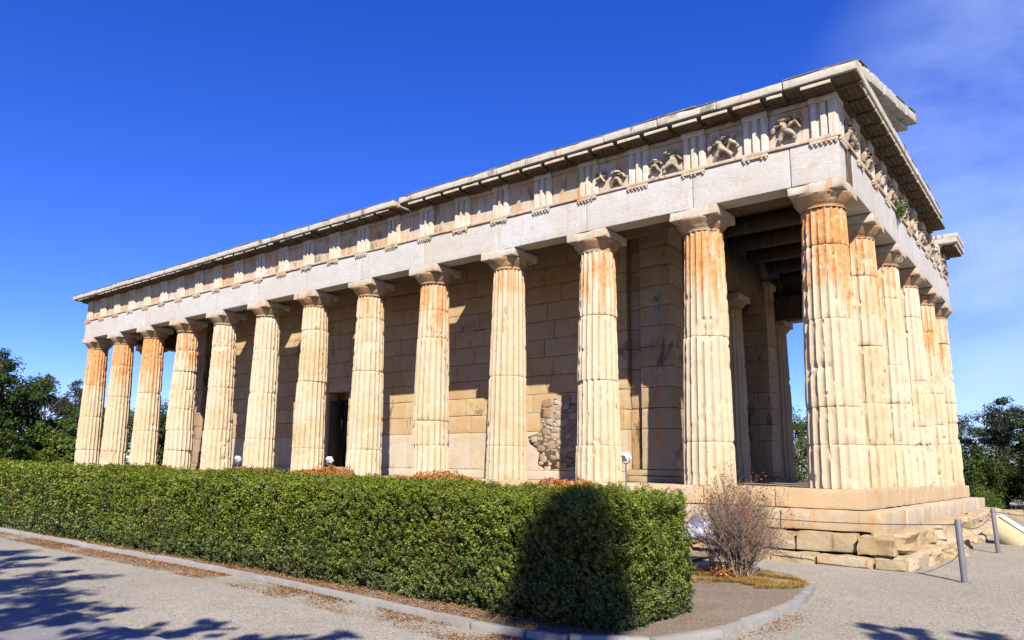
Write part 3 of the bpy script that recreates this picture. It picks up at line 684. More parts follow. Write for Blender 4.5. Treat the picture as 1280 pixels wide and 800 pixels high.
TW, MW = 0.515, 0.778
def triglyph_mesh(seed):
    w = TW/2; d = 0.085; r = random.Random(seed)
    g = TW/6
    xs_ = [-w, -w+g*0.45, -w+g*1.45, -w+g*2, -w+g*2.5, -w+g*3.5]
    prof = [(-w, d*0.75), (-w+g*0.5, 0.0), (-w+g*1.5, 0.0), (-w+g*2.0, d), (-w+g*2.5, 0), (-w+g*3.5, 0), (-w+g*4.0, d), (-w+g*4.5, 0), (-w+g*5.5, 0), (w, d*0.75)]
    fine = []
    for (x0, y0), (x1, y1) in zip(prof[:-1], prof[1:]):
        for t in (0, 0.5): fine.append((x0+(x1-x0)*t, y0+(y1-y0)*t))
    fine.append(prof[-1])
    zs_ = np.linspace(0, 0.70, 13); n = len(fine)
    V = np.array([(x, y, z) for z in zs_ for x, y in fine]); 
    Pn = V+np.array([seed*3.1, 0, 0])
    V[:, 1] += np.clip(fbm(Pn, 6, seed, 3)-0.2, 0, 1)*0.06*np.clip(1-V[:, 1]/d, 0, 1) + 0.004*fbm(Pn, 14, seed, 2)
    I = np.arange(len(V)).reshape(len(zs_), n)
    Q = np.stack([I[:-1, :-1], I[:-1, 1:], I[1:, 1:], I[1:, :-1]], -1).reshape(-1, 4)
    mb = MB(); mb.add(V, Q)
    mb.block((-w, -0.012, 0.70), (w, 0.16, HF-0.004), 0.09, 0.012, 0.004, seed)
    mb.box((-w, d*0.72, 0.002), (w, 0.16, 0.70))
    return mb.mesh('triglyph', 30)
def regula_mesh(seed):
    mb = MB(); w = TW/2; r = random.Random(seed)
    mb.block((-w, -0.052, -0.142), (w, 0.0, -0.074), 0.07, 0.010, 0.003, seed)
    for k in range(6):
        if r.random() < 0.12: continue
        x = -w+TW*(k+0.5)/6; mb.tube([(x, -0.026, -0.140), (x, -0.026, -0.178)], [0.019, 0.025], 7)
    return mb.mesh('regula', 40)
tms = [triglyph_mesh(s) for s in range(5)]; rms = [regula_mesh(s) for s in range(5)]
def metope_mesh(seed):
    mb = MB(); w = MW/2
    mb.block((-w, 0.075, 0.0), (w, 0.16, HF-0.11), 0.09, 0.008, 0.014, seed)
    mb.block((-w, 0.045, HF-0.11), (w, 0.16, HF-0.004), 0.09, 0.012, 0.004, seed+1)
    return mb.mesh('metope', 40)
mms = [metope_mesh(900+3*s) for s in range(6)]

def skin_figure(seed):
    """battered high-relief torso and limbs, one continuous body"""
    r = random.Random(seed)
    lean = r.uniform(-0.10, 0.10); st = r.uniform(0.10, 0.2)
    pel = (lean*0.3, 0, 0.30); che = (lean, -0.02, 0.47); nek = (lean*1.25, -0.02, 0.545); hd = (lean*1.3+0.01, -0.03, 0.605)
    pts = [pel, ((pel[0]+che[0])/2, -0.01, 0.385), che, nek, hd]
    rad = [0.072, 0.066, 0.092, 0.036, 0.056]; ed = [(0, 1), (1, 2), (2, 3), (3, 4)]
    def chain(root, ps, rs):
        prev = root
        for p, q in zip(ps, rs):
            pts.append(p); rad.append(q); ed.append((prev, len(pts)-1)); prev = len(pts)-1
    s = 1 if r.random() < 0.5 else -1
    chain(0, [(pel[0]+s*0.10, -0.04, 0.22), (pel[0]+s*(0.13+st*0.5), -0.05, 0.12), (pel[0]+s*(0.13+st*0.4), -0.02, 0.03)], [0.070, 0.055, 0.042])
    chain(0, [(pel[0]-s*0.06, -0.01, 0.17), (pel[0]-s*(0.09+st*0.3), 0.0, 0.02)], [0.064, 0.046])
    chain(2, [(che[0]+s*0.12, -0.03, 0.50), (che[0]+s*0.20, -0.05, 0.46+r.uniform(-0.06, 0.08))], [0.050, 0.038])
    chain(2, [(che[0]-s*0.11, -0.02, 0.49)], [0.048])
    chain(1, [(che[0]-s*0.15, 0.0, 0.40), (che[0]-s*(0.18+st*0.3), 0.01, 0.27)], [0.050, 0.062])
    if r.random() < 0.35: pts[4] = (pts[3][0], pts[3][1], pts[3][2]+0.004); rad[4] = 0.028
    me = bpy.data.meshes.new('tmp'); me.from_pydata(pts, ed, [])
    o = bpy.data.objects.new('tmp', me); COL.objects.link(o)
    md = o.modifiers.new('s', 'SKIN'); 
    if not me.skin_vertices: 
        bmx = bmesh.new(); bmx.from_mesh(me); bmx.verts.layers.skin.verify(); bmx.to_mesh(me); bmx.free()
    for v, q in zip(me.skin_vertices[0].data, rad): v.radius = (q, q*0.9)
    me.skin_vertices[0].data[0].use_root = True
    ss = o.modifiers.new('u', 'SUBSURF'); ss.levels = 2; ss.render_levels = 2
    dg = bpy.context.evaluated_depsgraph_get(); ev = o.evaluated_get(dg); m2 = bpy.data.meshes.new_from_object(ev)
    bpy.data.objects.remove(o); bpy.data.meshes.remove(me)
    n = len(m2.vertices); V = np.zeros(n*3, np.float32); m2.vertices.foreach_get('co', V); V = V.reshape(-1, 3)
    V += 0.024*np.stack([fbm(V+seed, 14, 1, 2), fbm(V+seed, 12, 5, 2), fbm(V+seed, 12, 9, 2)], 1).astype(np.float32)
    m2.vertices.foreach_set('co', V.ravel()); m2.update(); m2.name = 'relief_figure'; smooth(m2, 70); return m2
figs = [skin_figure(s) for s in (3, 8, 14, 21, 27, 33)]

def place_frieze(pos_t, pos_m, rot, to_world, reliefs):
    for k, a in enumerate(pos_t):
        w = to_world(a)
        o = link('triglyph', tms[k % 5], M['triglyph'], temple, w); o.rotation_euler.z = rot
        g = bpy.data.objects.new('regula', rms[(k*2) % 5]); COL.objects.link(g); g.parent = o
        if not rms[(k*2) % 5].materials: rms[(k*2) % 5].materials.append(M['band'])
    for k, a in enumerate(pos_m):
        w = to_world(a)
        o = link('metope', mms[k % 6], M['metope'], temple, w); o.rotation_euler.z = rot
        for n_, (f, dx, dz, s) in enumerate(reliefs.get(k, ())):
            g = bpy.data.objects.new('relief_figure', figs[f]); COL.objects.link(g); g.parent = o
            if not figs[f].materials: figs[f].materials.append(M['relief'])
            g.location = (dx, 0.035, dz); g.scale = (s, 1.25, abs(s))
ft = [XE+AF-TW/2-k*(XE-XW+2*AF-TW)/24 for k in range(25)]
fm = [(ft[k]+ft[k+1])/2 for k in range(24)]
place_frieze(ft, fm, 0, lambda a: (a, -AF, ZT), {0: [(0, -0.06, 0.05, 0.95), (3, 0.16, 0.28, 0.62)], 1: [(1, -0.05, 0.0, 1.0), (2, 0.14, 0.18, -0.7)], 2: [(2, 0.22, 0.0, 1.0), (4, -0.22, 0.12, 0.55)], 3: [(3, -0.26, 0.2, 0.5), (5, 0.14, 0.0, 0.75)]})
et = [-AF+TW/2+k*(YN+2*AF-TW)/10 for k in range(11)]
em = [(et[k]+et[k+1])/2 for k in range(10)]
place_frieze(et, em, R(90), lambda a: (XE+AF, a, ZT), {k: [((k*2) % 6, -0.17, 0.02, 0.86), ((k*2+3) % 6, 0.17, 0.03, -0.82)] for k in range(10)})
# frieze backing wall
mb = MB()
mb.box((XW-AF+0.12, -AF+0.155, ZT-0.001), (XE+AF-0.157, -0.16, ZT+HF-0.003)); mb.box((XE+0.05, -AF+0.155, ZT+0.002), (XE+AF-0.155, YN+AF-0.12, ZT+HF-0.005))
mb.box((XW-AF, YN+0.1, ZT), (XE+AF, YN+AF, ZT+HF)); mb.box((XW-AF, -AF+0.13, ZT+0.003), (XW-0.1, YN+AF-0.13, ZT+HF-0.004))
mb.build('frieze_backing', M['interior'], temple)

# --- cornice (geison)
ZC = ZT+HF; GP = 0.925
def cornice_block(a, b, xf, seed, dy=0.0, dz=0.0, back=-0.28):  # south back cut short so sun passes behind it to the wall
    mb = MB()
    w0 = (0, 0, 0)
    mb.block((a+0.006, -GP-dy, ZC+0.10+dz), (b-0.006, back, ZC+0.265+dz), 0.09, 0.016, 0.007, seed, 4, (0, seed, 0), xf)
    o = mb.build('cornice_block', M['cornice'], temple)
    mb = MB()
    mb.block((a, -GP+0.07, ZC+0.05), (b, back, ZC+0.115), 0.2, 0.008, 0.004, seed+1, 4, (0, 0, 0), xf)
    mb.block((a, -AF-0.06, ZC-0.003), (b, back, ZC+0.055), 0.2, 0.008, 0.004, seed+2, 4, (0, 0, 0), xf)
    mb.build('soffit', M['soffit'], o); return o  # shade under the cornice painted into the soffit colour
def mutules(par, centers, xf, seed, r):
    mb = MB(); mf = MB()
    for c in centers:
        if r.random() < 0.10:
            w0, w1 = -TW/2, -TW/2+TW*r.uniform(0.4, 0.7)
        else: w0, w1 = -TW/2-0.012, TW/2+0.012
        mb.block((c+w0, -GP+0.062, ZC-0.012), (c+w1, -AF-0.07, ZC+0.062), 0.09, 0.012, 0.006, seed+int(c*10), 5, (0, 0, 0), xf)
        mf.block((c+w0, -GP+0.03, ZC-0.012), (c+w1, -GP+0.06, ZC+0.056), 0.09, 0.010, 0.004, seed+int(c*10), 5, (0, 0, 0), xf)
        for u in np.linspace(w0+0.05, w1-0.05, 6):
            for v in (-GP+0.10, -GP+0.20, -GP+0.30):
                p = xf(np.array([[c+u, v, ZC-0.008], [c+u, v, ZC-0.030]])); mb.tube([p[0], p[1]], [0.017, 0.021], 6)
    if mb.n: mb.build('mutule', M['soffit'], par); mf.build('mutule_lit_face', M['mutule'], par)  # bodies coloured as shade, front lips coloured as sunlit
def edge_tile(par, a, b, xf, seed, dy, dz, r):
    mb = MB(); x = a
    while x < b-0.02:
        L = min(r.uniform(0.35, 0.9), b-x)
        if r.random() < 0.9:
            mb.block((x+0.004, -GP-dy-0.010+r.uniform(0, 0.035), ZC+0.268+dz), (x+L-0.004, -0.35, ZC+0.295+dz+r.uniform(0, 0.02)), 0.1, 0.010, 0.006, seed+int(x*7), 5, (0, seed, 0), xf)
        x += L
    if mb.n: mb.build('edge_tile', M['cap_dark'], par)
r = random.Random(12)
nb = 25; ce = np.linspace(XW-GP, XE+GP, nb+1)
mc = sorted(ft+fm)
for k in range(nb):
    a, b = ce[k], ce[k+1]
    west_part = b < -10.2
    dy = r.uniform(-0.008, 0.016)+(0.02 if west_part else 0.0); dz = r.uniform(-0.012, 0.008)-(0.035 if west_part else 0)
    if abs(b+10.7) < 0.7: b = b-0.16
    o = cornice_block(a, b, idn, 1000+k*5, dy, dz)
    if k == nb-1: o['label'] = 'corner cornice block, sharp at its outer end'
    mutules(o, [c for c in mc if a <= c < b], idn, 1300, r); edge_tile(o, a, b, idn, 1500, dy, dz, r)
ce = np.linspace(-0.28+0.02, 9.15, 8); mce = sorted(et+em)
for k in range(7):
    a, b = ce[k], ce[k+1]; dy = r.uniform(-0.008, 0.012)
    o = cornice_block(a, b, east, 1700+k*5, dy, r.uniform(-0.008, 0.008), back=0.3)
    mutules(o, [c for c in mce if a <= c < b], east, 1800, r); edge_tile(o, a, b, east, 1900, dy, 0, r)
# the corner return of the south cornice facing east
mb = MB(); mb.block((-GP+0.004, -GP-0.006, ZC+0.10), (-0.262, 0.3, ZC+0.262), 0.08, 0.014, 0.006, 1960, 4, (0, 0, 0), east)
mb.build('cornice_block', M['cornice'], temple)
o = cornice_block(11.75, YN+GP, east, 1980, 0.02, 0.01, back=0.3); o['label'] = 'isolated end block of the cornice'
mb = MB(); mb.block((11.95, -GP-0.03, ZC+0.31), (YN+GP-0.05, -0.1, ZC+0.47), 0.1, 0.03, 0.015, 1990, 3, (0, 0, 0), east); mb.build('edge_tile', M['cornice'], o)
mutules(o, [c for c in mce if c > 11.75], east, 1999, r)
o = cornice_block(9.25, 10.05, east, 1985, -0.25, -0.02, back=0.3); o['label'] = 'broken cornice block worn back to a stump'
mb = MB(); 
for s_, (yy0, yy1) in enumerate([(XW-GP, -16), (-16, XE+0.25)]):
    mb.block((yy0+0.005, -GP, ZC+0.10), (yy1-0.005, 0.3, ZC+0.265), 0.4, 0.014, 0.006, 2100+s_, 4, (0, 0, 0), north)
mb.block((-0.25, -GP, ZC+0.1), (YN+0.25, 0.25, ZC+0.262), 0.4, 0.014, 0.006, 2110, 4, (0, 0, 0), west)
mb.build('cornice_block', M['cornice'], temple)
# raking cornice on the left half of the east pediment, and the pediment wall behind it
SL = 0.232
def rake(V):
    W_ = V.copy(); W_[:, 2] = V[:, 2]+SL*(V[:, 0]+GP); return east(W_)
ZR = ZC+0.27
ee = [-GP+0.45, 0.6, 1.9, 3.2, 4.6, 6.1]
for k in range(5):
    mb = MB(); jz = r.uniform(-0.02, 0.02)
    mb.block((ee[k]+0.004, -GP+0.02+r.uniform(0, 0.03), ZR-0.12+jz), (ee[k+1]-0.004, -0.33, ZR+0.13+jz), 0.1, 0.022, 0.012, 2200+k, 4, (0, 0, 0), rake)
    mb.block((ee[k]+0.01, -0.66, ZR-0.22), (ee[k+1]-0.01, -0.30, ZR-0.115), 0.15, 0.02, 0.012, 2230+k, 4, (0, 0, 0), rake)
    o = mb.build('raking_cornice', M['cornice'], temple)
    if k in (0, 3, 4):
        t_ = MB(); t_.block((ee[k]+0.15+0.3*(k == 4), -GP+0.03, ZR+0.135+jz), (ee[k+1]-0.25, -0.4, ZR+0.185+jz), 0.12, 0.02, 0.01, 2260+k, 4, (0, 0, 0), rake); t_.build('edge_tile', M['cap_dark'], o)
mb = MB()
apex = 6.29
V = []
poly = [(-0.2, ZC+0.2), (6.1, ZC+0.2), (6.1, ZC+0.2+SL*6.2)]
for x in (0.05, 0.33):
    for y, z in poly: V.append((x, y, z))
mb.add(V, [(0, 1, 4, 3), (1, 2, 5, 4), (2, 0, 3, 5)], [(0, 2, 1), (3, 4, 5)]); mb.build('pediment_wall', M['band'], temple, sm=False)
V2 = [(x-30.9, y, z) for x, y, z in V]; mb = MB(); mb.add(V2, [(0, 1, 4, 3), (1, 2, 5, 4), (2, 0, 3, 5)], [(0, 2, 1), (3, 4, 5)]); mb.build('pediment_wall', M['band'], temple, sm=False)
# roof behind: two tiled slopes over the cella
for s in (0, 1):
    mb = MB()
    for k, x in enumerate(np.arange(XW+0.1, XE-0.2, 0.62)):
        for q in range(6):
            ya, yb = 1.6+q*0.77, 1.6+(q+1)*0.77+0.06
            za, zb = ZC+0.12+SL*ya+0.03, ZC+0.12+SL*yb
            x1 = min(x+0.60, XE-0.15)
            P = np.array([(x, ya, za), (x1, ya, za), (x1, yb, zb), (x, yb, zb)]); P = np.concatenate([P, P-np.array([0, 0, 0.05])])
            if s: P[:, 1] = YN-P[:, 1]
            mb.add(P, [(0, 1, 2, 3), (7, 6, 5, 4), (0, 4, 5, 1), (1, 5, 6, 2), (2, 6, 7, 3), (3, 7, 4, 0)])
    mb.build('roof', M['roof'], temple, sm=False)
# pteroma ceilings: solid at the ends, with added openings that let sun patches onto the south wall
mb = MB()
zc0, zc1 = ZC-0.06, ZC+0.06
sun_holes = [(-4.75, -4.25), (-10.15, -9.3), (-14.2, -13.35), (-18.1, -17.2), (-21.9, -21.0), (-25.6, -24.8), (-28.4, -27.7)]  # made-up gaps, placed by the sun direction to light the wall
e = XE-0.3
for a, b in sun_holes+[(XW, XW)]:
    if e-b > 0.02: mb.box((b, -0.30, zc0), (e, WS+0.25, zc1))
    if a != b: mb.box((a, 0.42, zc0+0.002), (b, WS+0.25, zc1-0.002))
    e = a
mb.box((XW+0.1, WS+0.252, zc0+0.003), (XE-0.1, YN-0.1, zc1-0.003))
for k in range(8):   # beams across the east and west porches
    y = 0.6+k*1.6; mb.box((WE-0.2, y-0.2, ZC-0.45), (XE-0.46, y+0.2, zc0-0.003)); mb.box((XW+0.46, y-0.2, ZC-0.45), (WW+0.2, y+0.2, zc0-0.003))
for k, x in enumerate(np.arange(-5.2, -28, -1.29)):
    mb.box((x-0.16, 0.455, ZC-0.36), (x+0.16, WS-0.02, zc0-0.004)) if not any(a-0.2 < x < b+0.2 for a, b in sun_holes) and k % 2 else None
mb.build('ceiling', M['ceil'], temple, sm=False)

# --- cella
cella_h = 6.55
def ashlar(mb, x0, x1, rows, face, depth, seed, xf, skip=None, bl=1.22, j=0.004):
    rr_ = random.Random(seed)
    for k, (za, zb) in enumerate(rows):
        x = x0-(bl/2 if k % 2 else 0)
        while x < x1-0.01:
            a = max(x, x0); L = bl*rr_.uniform(0.93, 1.07); b = min(x+L, x1)
            if x1-b < 0.25: b = x1
            parts = [(a, b)]
            if skip:
                out = []
                for (p, q) in parts: out += skip(p, q, za, zb)
                parts = out
            for p, q in parts:
                if q-p > 0.03:
                    mb.block((p+0.0015, -rr_.uniform(0, j), za+0.001), (q-0.0015, depth, zb-0.001), 0.14, 0.011, 0.008, seed+int(x*13)+k*31, 4, (0, seed, 0), xf)
            x += L
            if b >= x1: break
rows_low = [(0.0, 0.24), (0.24, 1.30)]
rows = [(1.30+0.515*k, 1.30+0.515*(k+1)) for k in range(10)]
DX0, DX1, DZ = -17.38, -16.30, 2.62
def skip(p, q, za, zb):
    if za >= DZ or q <= DX0 or p >= DX1 or zb < 0.2: return [(p, q)]
    out = []
    if p < DX0: out.append((p, DX0))
    if q > DX1: out.append((DX1, q))
    return out
sw = lambda V: np.stack([V[:, 0], V[:, 1]+WS, V[:, 2]], 1)
mb = MB(); ashlar(mb, WW+1.1, -5.5, rows, 0, 0.45, 3000, sw, skip); mb.build('cella_wall', M['wall'], temple)
mb = MB(); ashlar(mb, WW+1.1, -5.5, [rows_low[1], ], 0, 0.45, 3200, sw, skip, 1.3); mb.block((WW+1.0, WS-0.06, -0.01), (-5.45, WS+0.45, 0.236), 0.3, 0.01, 0.004, 77)
mb.build('wall_base', M['wall_low'], temple)
# lintel and jambs of the side doorway
# antae: wall ends, slightly proud
for (a, b, yy) in ((-5.48, WE, WS), (WW, WW+1.08, WS), (-5.48, WE, WN-0.75), (WW, WW+1.08, WN-0.75)):
    mb = MB(); f = lambda V, yy=yy: np.stack([V[:, 0], V[:, 1]+yy, V[:, 2]], 1)
    sl0, sl1, pr0, pr1 = (a, a+0.40, a+0.40, b) if a > -10 else (b-0.40, b, a, b-0.40)
    ashlar(mb, sl0, sl1, [(0.30, 1.30)]+rows, 0, 0.60, 3400+int(a*3), lambda V: f(V)+np.array([0, 0.16 if yy == WS else 0.0, 0]), None, 1.5, 0.006)
    ashlar(mb, pr0, pr1, [(0.30, 1.30)]+rows, 0, 0.80, 3450+int(a*3), lambda V: f(V)-np.array([0, 0.07 if yy == WS else 0, 0]), None, 1.5, 0.012)
    prof = 0.10
    mb.block((a-0.02, yy-0.13, -0.01), (b+0.10, yy+0.84, 0.14), 0.12, 0.02, 0.006, 3450); mb.block((a-0.01, yy-0.09, 0.14), (b+0.05, yy+0.80, 0.30), 0.12, 0.03, 0.006, 3451)
    mb.block((a-0.05, yy-0.12, 6.30), (b+0.08, yy+0.83, 6.5), 0.15, 0.02, 0.005, 3452)
    mb.build('anta', M['anta'], temple)
# plain inner faces, cross walls
mb = MB()
mb.box((WW+1.1, WS+0.452, 0), (DX0, WS+0.75, cella_h)); mb.box((DX1, WS+0.452, 0), (-5.5, WS+0.75, cella_h)); mb.box((DX0, WS+0.452, DZ), (DX1, WS+0.75, cella_h))
mb.box((WW+1.1, WN-0.75, 0), (-5.5, WN, cella_h))
for x in (-9.8, -22.3):
    mb.box((x-0.4, WS+0.752, 0), (x+0.4, 4.9, cella_h)); mb.box((x-0.4, 7.7, 0), (x+0.4, WN-0.752, cella_h)); mb.box((x-0.4, 4.9, 4.6), (x+0.4, 7.7, cella_h))
mb.box((WW+0.1, WS, cella_h), (WE-0.1, WS+0.8, ZC-0.065)); mb.box((WW+0.1, WN-0.8, cella_h), (WE-0.1, WN, ZC-0.065))
mb.box((-5.3, WS+0.802, 5.72), (-4.35, WN-0.802, ZC-0.46)); mb.box((-26.25, WS+0.802, 5.72), (-25.3, WN-0.802, ZC-0.46))
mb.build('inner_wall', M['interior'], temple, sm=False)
# wooden gate standing ajar in the dark doorway
mb = MB(); mb.box((DX0+0.005, WS+0.10, 0.24), (DX0+0.06, WS+0.62, 2.55)); mb.build('door_leaf', M['bark'], temple, sm=False)
# plaster lost from the wall: rubble filling of the breached wall, with uneven outline
pa = [(-8.15, 2.14), (-7.62, 2.22), (-6.75, 2.18), (-6.62, 1.5), (-6.72, 0.75), (-7.0, 0.36), (-7.55, 0.30), (-8.0, 0.24), (-8.28, 0.42), (-8.22, 0.78), (-8.55, 0.96), (-8.62, 1.16), (-8.30, 1.24), (-8.12, 1.42), (-8.2, 1.75)]
def in_poly(x, z, poly):
    c = False; n = len(poly)
    for i in range(n):
        x0, z0 = poly[i]; x1, z1 = poly[(i+1) % n]
        if (z0 > z) != (z1 > z) and x < (x1-x0)*(z-z0)/(z1-z0)+x0: c = not c
    return c
rubble = MB(); pr = [Vector((x, z, 0)) for x, z in pa]
mb = MB(); mb.prism(pa, 0, 0.006)
for v in mb.V: v[:] = np.stack([v[:, 0], WS-0.002-v[:, 2], v[:, 1]], 1)
pp = mb.build('rubble_patch', M['mortar'], temple, sm=False)
rs = random.Random(9); stones = []
mb = MB()
for it in range(900):
    s = rs.choice([0.26, 0.22, 0.19]) if it < 260 else rs.choice([0.15, 0.12, 0.10]) if it < 600 else rs.choice([0.07, 0.055])
    x = rs.uniform(-8.65, -6.6); z = rs.uniform(0.25, 2.2); a = s*rs.uniform(0.95, 1.45); c = s*rs.uniform(0.62, 0.95)
    if not in_poly(x, z, pa) or any(abs(x-p[0]) < (a+p[2])*0.5*0.88 and abs(z-p[1]) < (c+p[3])*0.5*0.88 for p in stones): continue
    if not all(in_poly(x+dx*a*0.22, z+dz*c*0.22, pa) for dx in (-1, 1) for dz in (-1, 1)): continue
    stones.append((x, z, a, c))
    V, Q = blob(a*0.52, 0.045, c*0.52, rs.randint(0, 9999), 0.42, 0.24)
    t = rs.uniform(-0.25, 0.25); Rm = np.array([[math.cos(t), 0, -math.sin(t)], [0, 1, 0], [math.sin(t), 0, math.cos(t)]])
    mb.add(V @ Rm.T+np.array([x, WS+0.026-rs.uniform(0, 0.02), z]), Q)
mb.build('rubble_stone', M['rubble'], pp, ang=60)

# ------------------------------------------------------------------ leaves
def leaf_cloud(name, C, N, L, Wd, mat, parent=None, fold=0.0, tip=None):
    """C (n,3) centres, N (n,3) rough normals, L and Wd (n,) sizes -> one rhombus per leaf"""
    n = len(C); N = N/np.linalg.norm(N, axis=1, keepdims=True)
    a = rng.normal(size=(n, 3)) if tip is None else tip+0.5*rng.normal(size=(n, 3))
    a = a-N*np.sum(a*N, 1, keepdims=True); a /= np.linalg.norm(a, axis=1, keepdims=True)+1e-9
    b = np.cross(N, a)
    L = np.broadcast_to(L, (n,))[:, None]; Wd = np.broadcast_to(Wd, (n,))[:, None]
    v0 = C-a*L*0.5; v1 = C-a*L*0.05+b*Wd*0.5+N*fold*L; v2 = C+a*L*0.5; v3 = C-a*L*0.05-b*Wd*0.5+N*fold*L
    V = np.stack([v0, v1, v2, v3], 1).reshape(-1, 3); Q = np.arange(4*n).reshape(-1, 4)
    return link(name, npmesh(name, V, Q), mat, parent)

# ------------------------------------------------------------------ hedge
HX0, HX1, HY0, HY1, HT, HB = -30.0, 0.12, -8.08, -6.65, -0.06, -1.24
def hedge_points(n, x0, x1):
    """points on front, top, back and east end of a clipped hedge with an uneven skin"""
    zs_ = HT-HB
    af = (x1-x0)*zs_; at_ = (x1-x0)*(HY1-HY0); ae = zs_*(HY1-HY0) if x1 >= HX1-0.01 else 0
    p = np.array([af, at_, af*0.25, ae*1.15]); p = p/p.sum(); k = rng.choice(4, n, p=p)
    u = rng.random(n); v = rng.random(n)
    C = np.zeros((n, 3)); N = np.zeros((n, 3))
    X = x0+u*(x1-x0)
    C[:, 0] = X; N[:, 2] = 0.35
    f = k == 0; C[f, 1] = HY0; C[f, 2] = HB+v[f]*zs_; N[f, 1] = -1
    f = k == 1; C[f, 1] = HY0+v[f]*(HY1-HY0); C[f, 2] = HT; N[f, 2] = 1
    f = k == 2; C[f, 1] = HY1; C[f, 2] = HB+v[f]*zs_; N[f, 1] = 1
    f = k == 3; C[f, 0] = x1; C[f, 1] = HY0+u[f]*(HY1-HY0); C[f, 2] = HB+v[f]*zs_; N[f, 0] = 1
    # round the east corners and the top edges
    rad = 0.28
    for sy, yy in ((-1, HY0), (1, HY1)):
        dx = np.maximum(C[:, 0]-(HX1-rad), 0); dy = np.maximum(sy*(C[:, 1]-yy)+rad, 0); m_ = (dx > 0) & (dy > 0)
        l = np.hypot(dx, dy)+1e-9; f2 = np.minimum(1, rad/l); 
        C[m_, 0] = (HX1-rad+dx*f2)[m_]; C[m_, 1] = (yy-sy*rad+sy*dy*f2)[m_]
    d = fbm(C, 1.1, 5, 3)*0.10+fbm(C, 4.2, 8, 3)*0.09+fbm(C, 9.0, 9, 2)*0.06
    hz = (C[:, 2]-HB)/zs_
    d = d-0.08*np.clip(0.15-hz, 0, 1)/0.15*(k != 1)
    d = d-rng.random(n)**1.4*0.22+0.05
    Nn = N/np.linalg.norm(N, axis=1, keepdims=True)
    C = C+Nn*d[:, None]; C[:, 1] -= 0.22*np.clip((C[:, 0]+6)/5, 0, 1)*np.clip((HY1-C[:, 1])/(HY1-HY0), 0, 1.2); C[:, 2] += hz*np.clip(-C[:, 0], 0, 30)*0.010
    return C, Nn, k
hedge = empty('clipped_hedge', (-15, -7.25, -1.27), 'long clipped box-shaped dark green hedge running along a kerb', 'hedge')
for (n, x0, x1, s, m_) in ((18500, -4.5, HX1, 0.031, 12), (14500, -11, -4.5, 0.038, 10), (14500, -30, -11, 0.058, 8)):
    C, N, k = hedge_points(n, x0, x1)
    if x1 < HX1: C = C[k != 3]; N = N[k != 3]
    n = len(C)
    D = N*0.75+np.array([0, 0, 0.55])+rng.normal(size=N.shape)*0.42; D /= np.linalg.norm(D, axis=1, keepdims=True)
    Ls = s*(2.2+1.8*rng.random(n)); LC = []; LN = []; LT = []
    e1 = np.cross(D, rng.normal(size=D.shape)); e1 /= np.linalg.norm(e1, axis=1, keepdims=True); e2 = np.cross(D, e1)
    for q in range(m_):
        f = (q+0.6)/m_; a = q*2.4+rng.random(n)*0.8; rd = (np.cos(a)[:, None]*e1+np.sin(a)[:, None]*e2)
        LC.append(C+D*(Ls*(f-0.45))[:, None]+rd*s*0.45*(1.15-0.5*f)); LN.append(D*0.8+rd*0.35+rng.normal(size=D.shape)*0.25); LT.append(rd+D*0.6)
    LC = np.concatenate(LC); LN = np.concatenate(LN); LT = np.concatenate(LT)
    L = s*(0.7+0.6*rng.random(len(LC)))
    leaf_cloud('foliage', LC, LN, L, L*0.52, M['hedge'], hedge, 0.10, LT)
# upright new sprigs along the top
ns = 900; sx = HX0+18*0+rng.random(ns)*0; sx = HX1-0.15-rng.random(ns)**1.5*14; sy = HY0+0.05+rng.random(ns)*(HY1-HY0-0.1); hgt = 0.04+0.09*rng.random(ns)**2
C = []; N = []
for q in range(9):
    f = (q+0.5)/9; C.append(np.stack([sx+0.012*rng.normal(size=ns), sy+0.012*rng.normal(size=ns), HT-0.03+np.clip(-sx, 0, 30)*0.010+hgt*f], 1)); N.append(rng.normal(size=(ns, 3))+np.array([0, 0, 0.4]))
C = np.concatenate(C); N = np.concatenate(N); leaf_cloud('sprigs', C, N, 0.036, 0.018, M['hedge'], hedge, 0.08, np.array([[0, 0, 1.0]])*np.ones((len(C), 1)))
mb = MB(); V, Q = block_arrays((HX0, HY0+0.20, HB), (HX1-0.22, HY1-0.20, HT-0.16), 0.25, 0.06, 0.05, 3, 2); mb.add(V, Q)
for k in range(120):
    x = HX1-0.25-k*0.14*(1+0.01*k); y = HY0+0.16+random.uniform(0, 0.1)
    mb.tube([(x, y+0.05, -1.29), (x+random.uniform(-0.05, 0.05), y, -1.0), (x+random.uniform(-0.1, 0.1), y-0.06, -0.7)], [0.014, 0.011, 0.006], 5)
mb.build('twig_mass', M['hedgecore'], hedge)

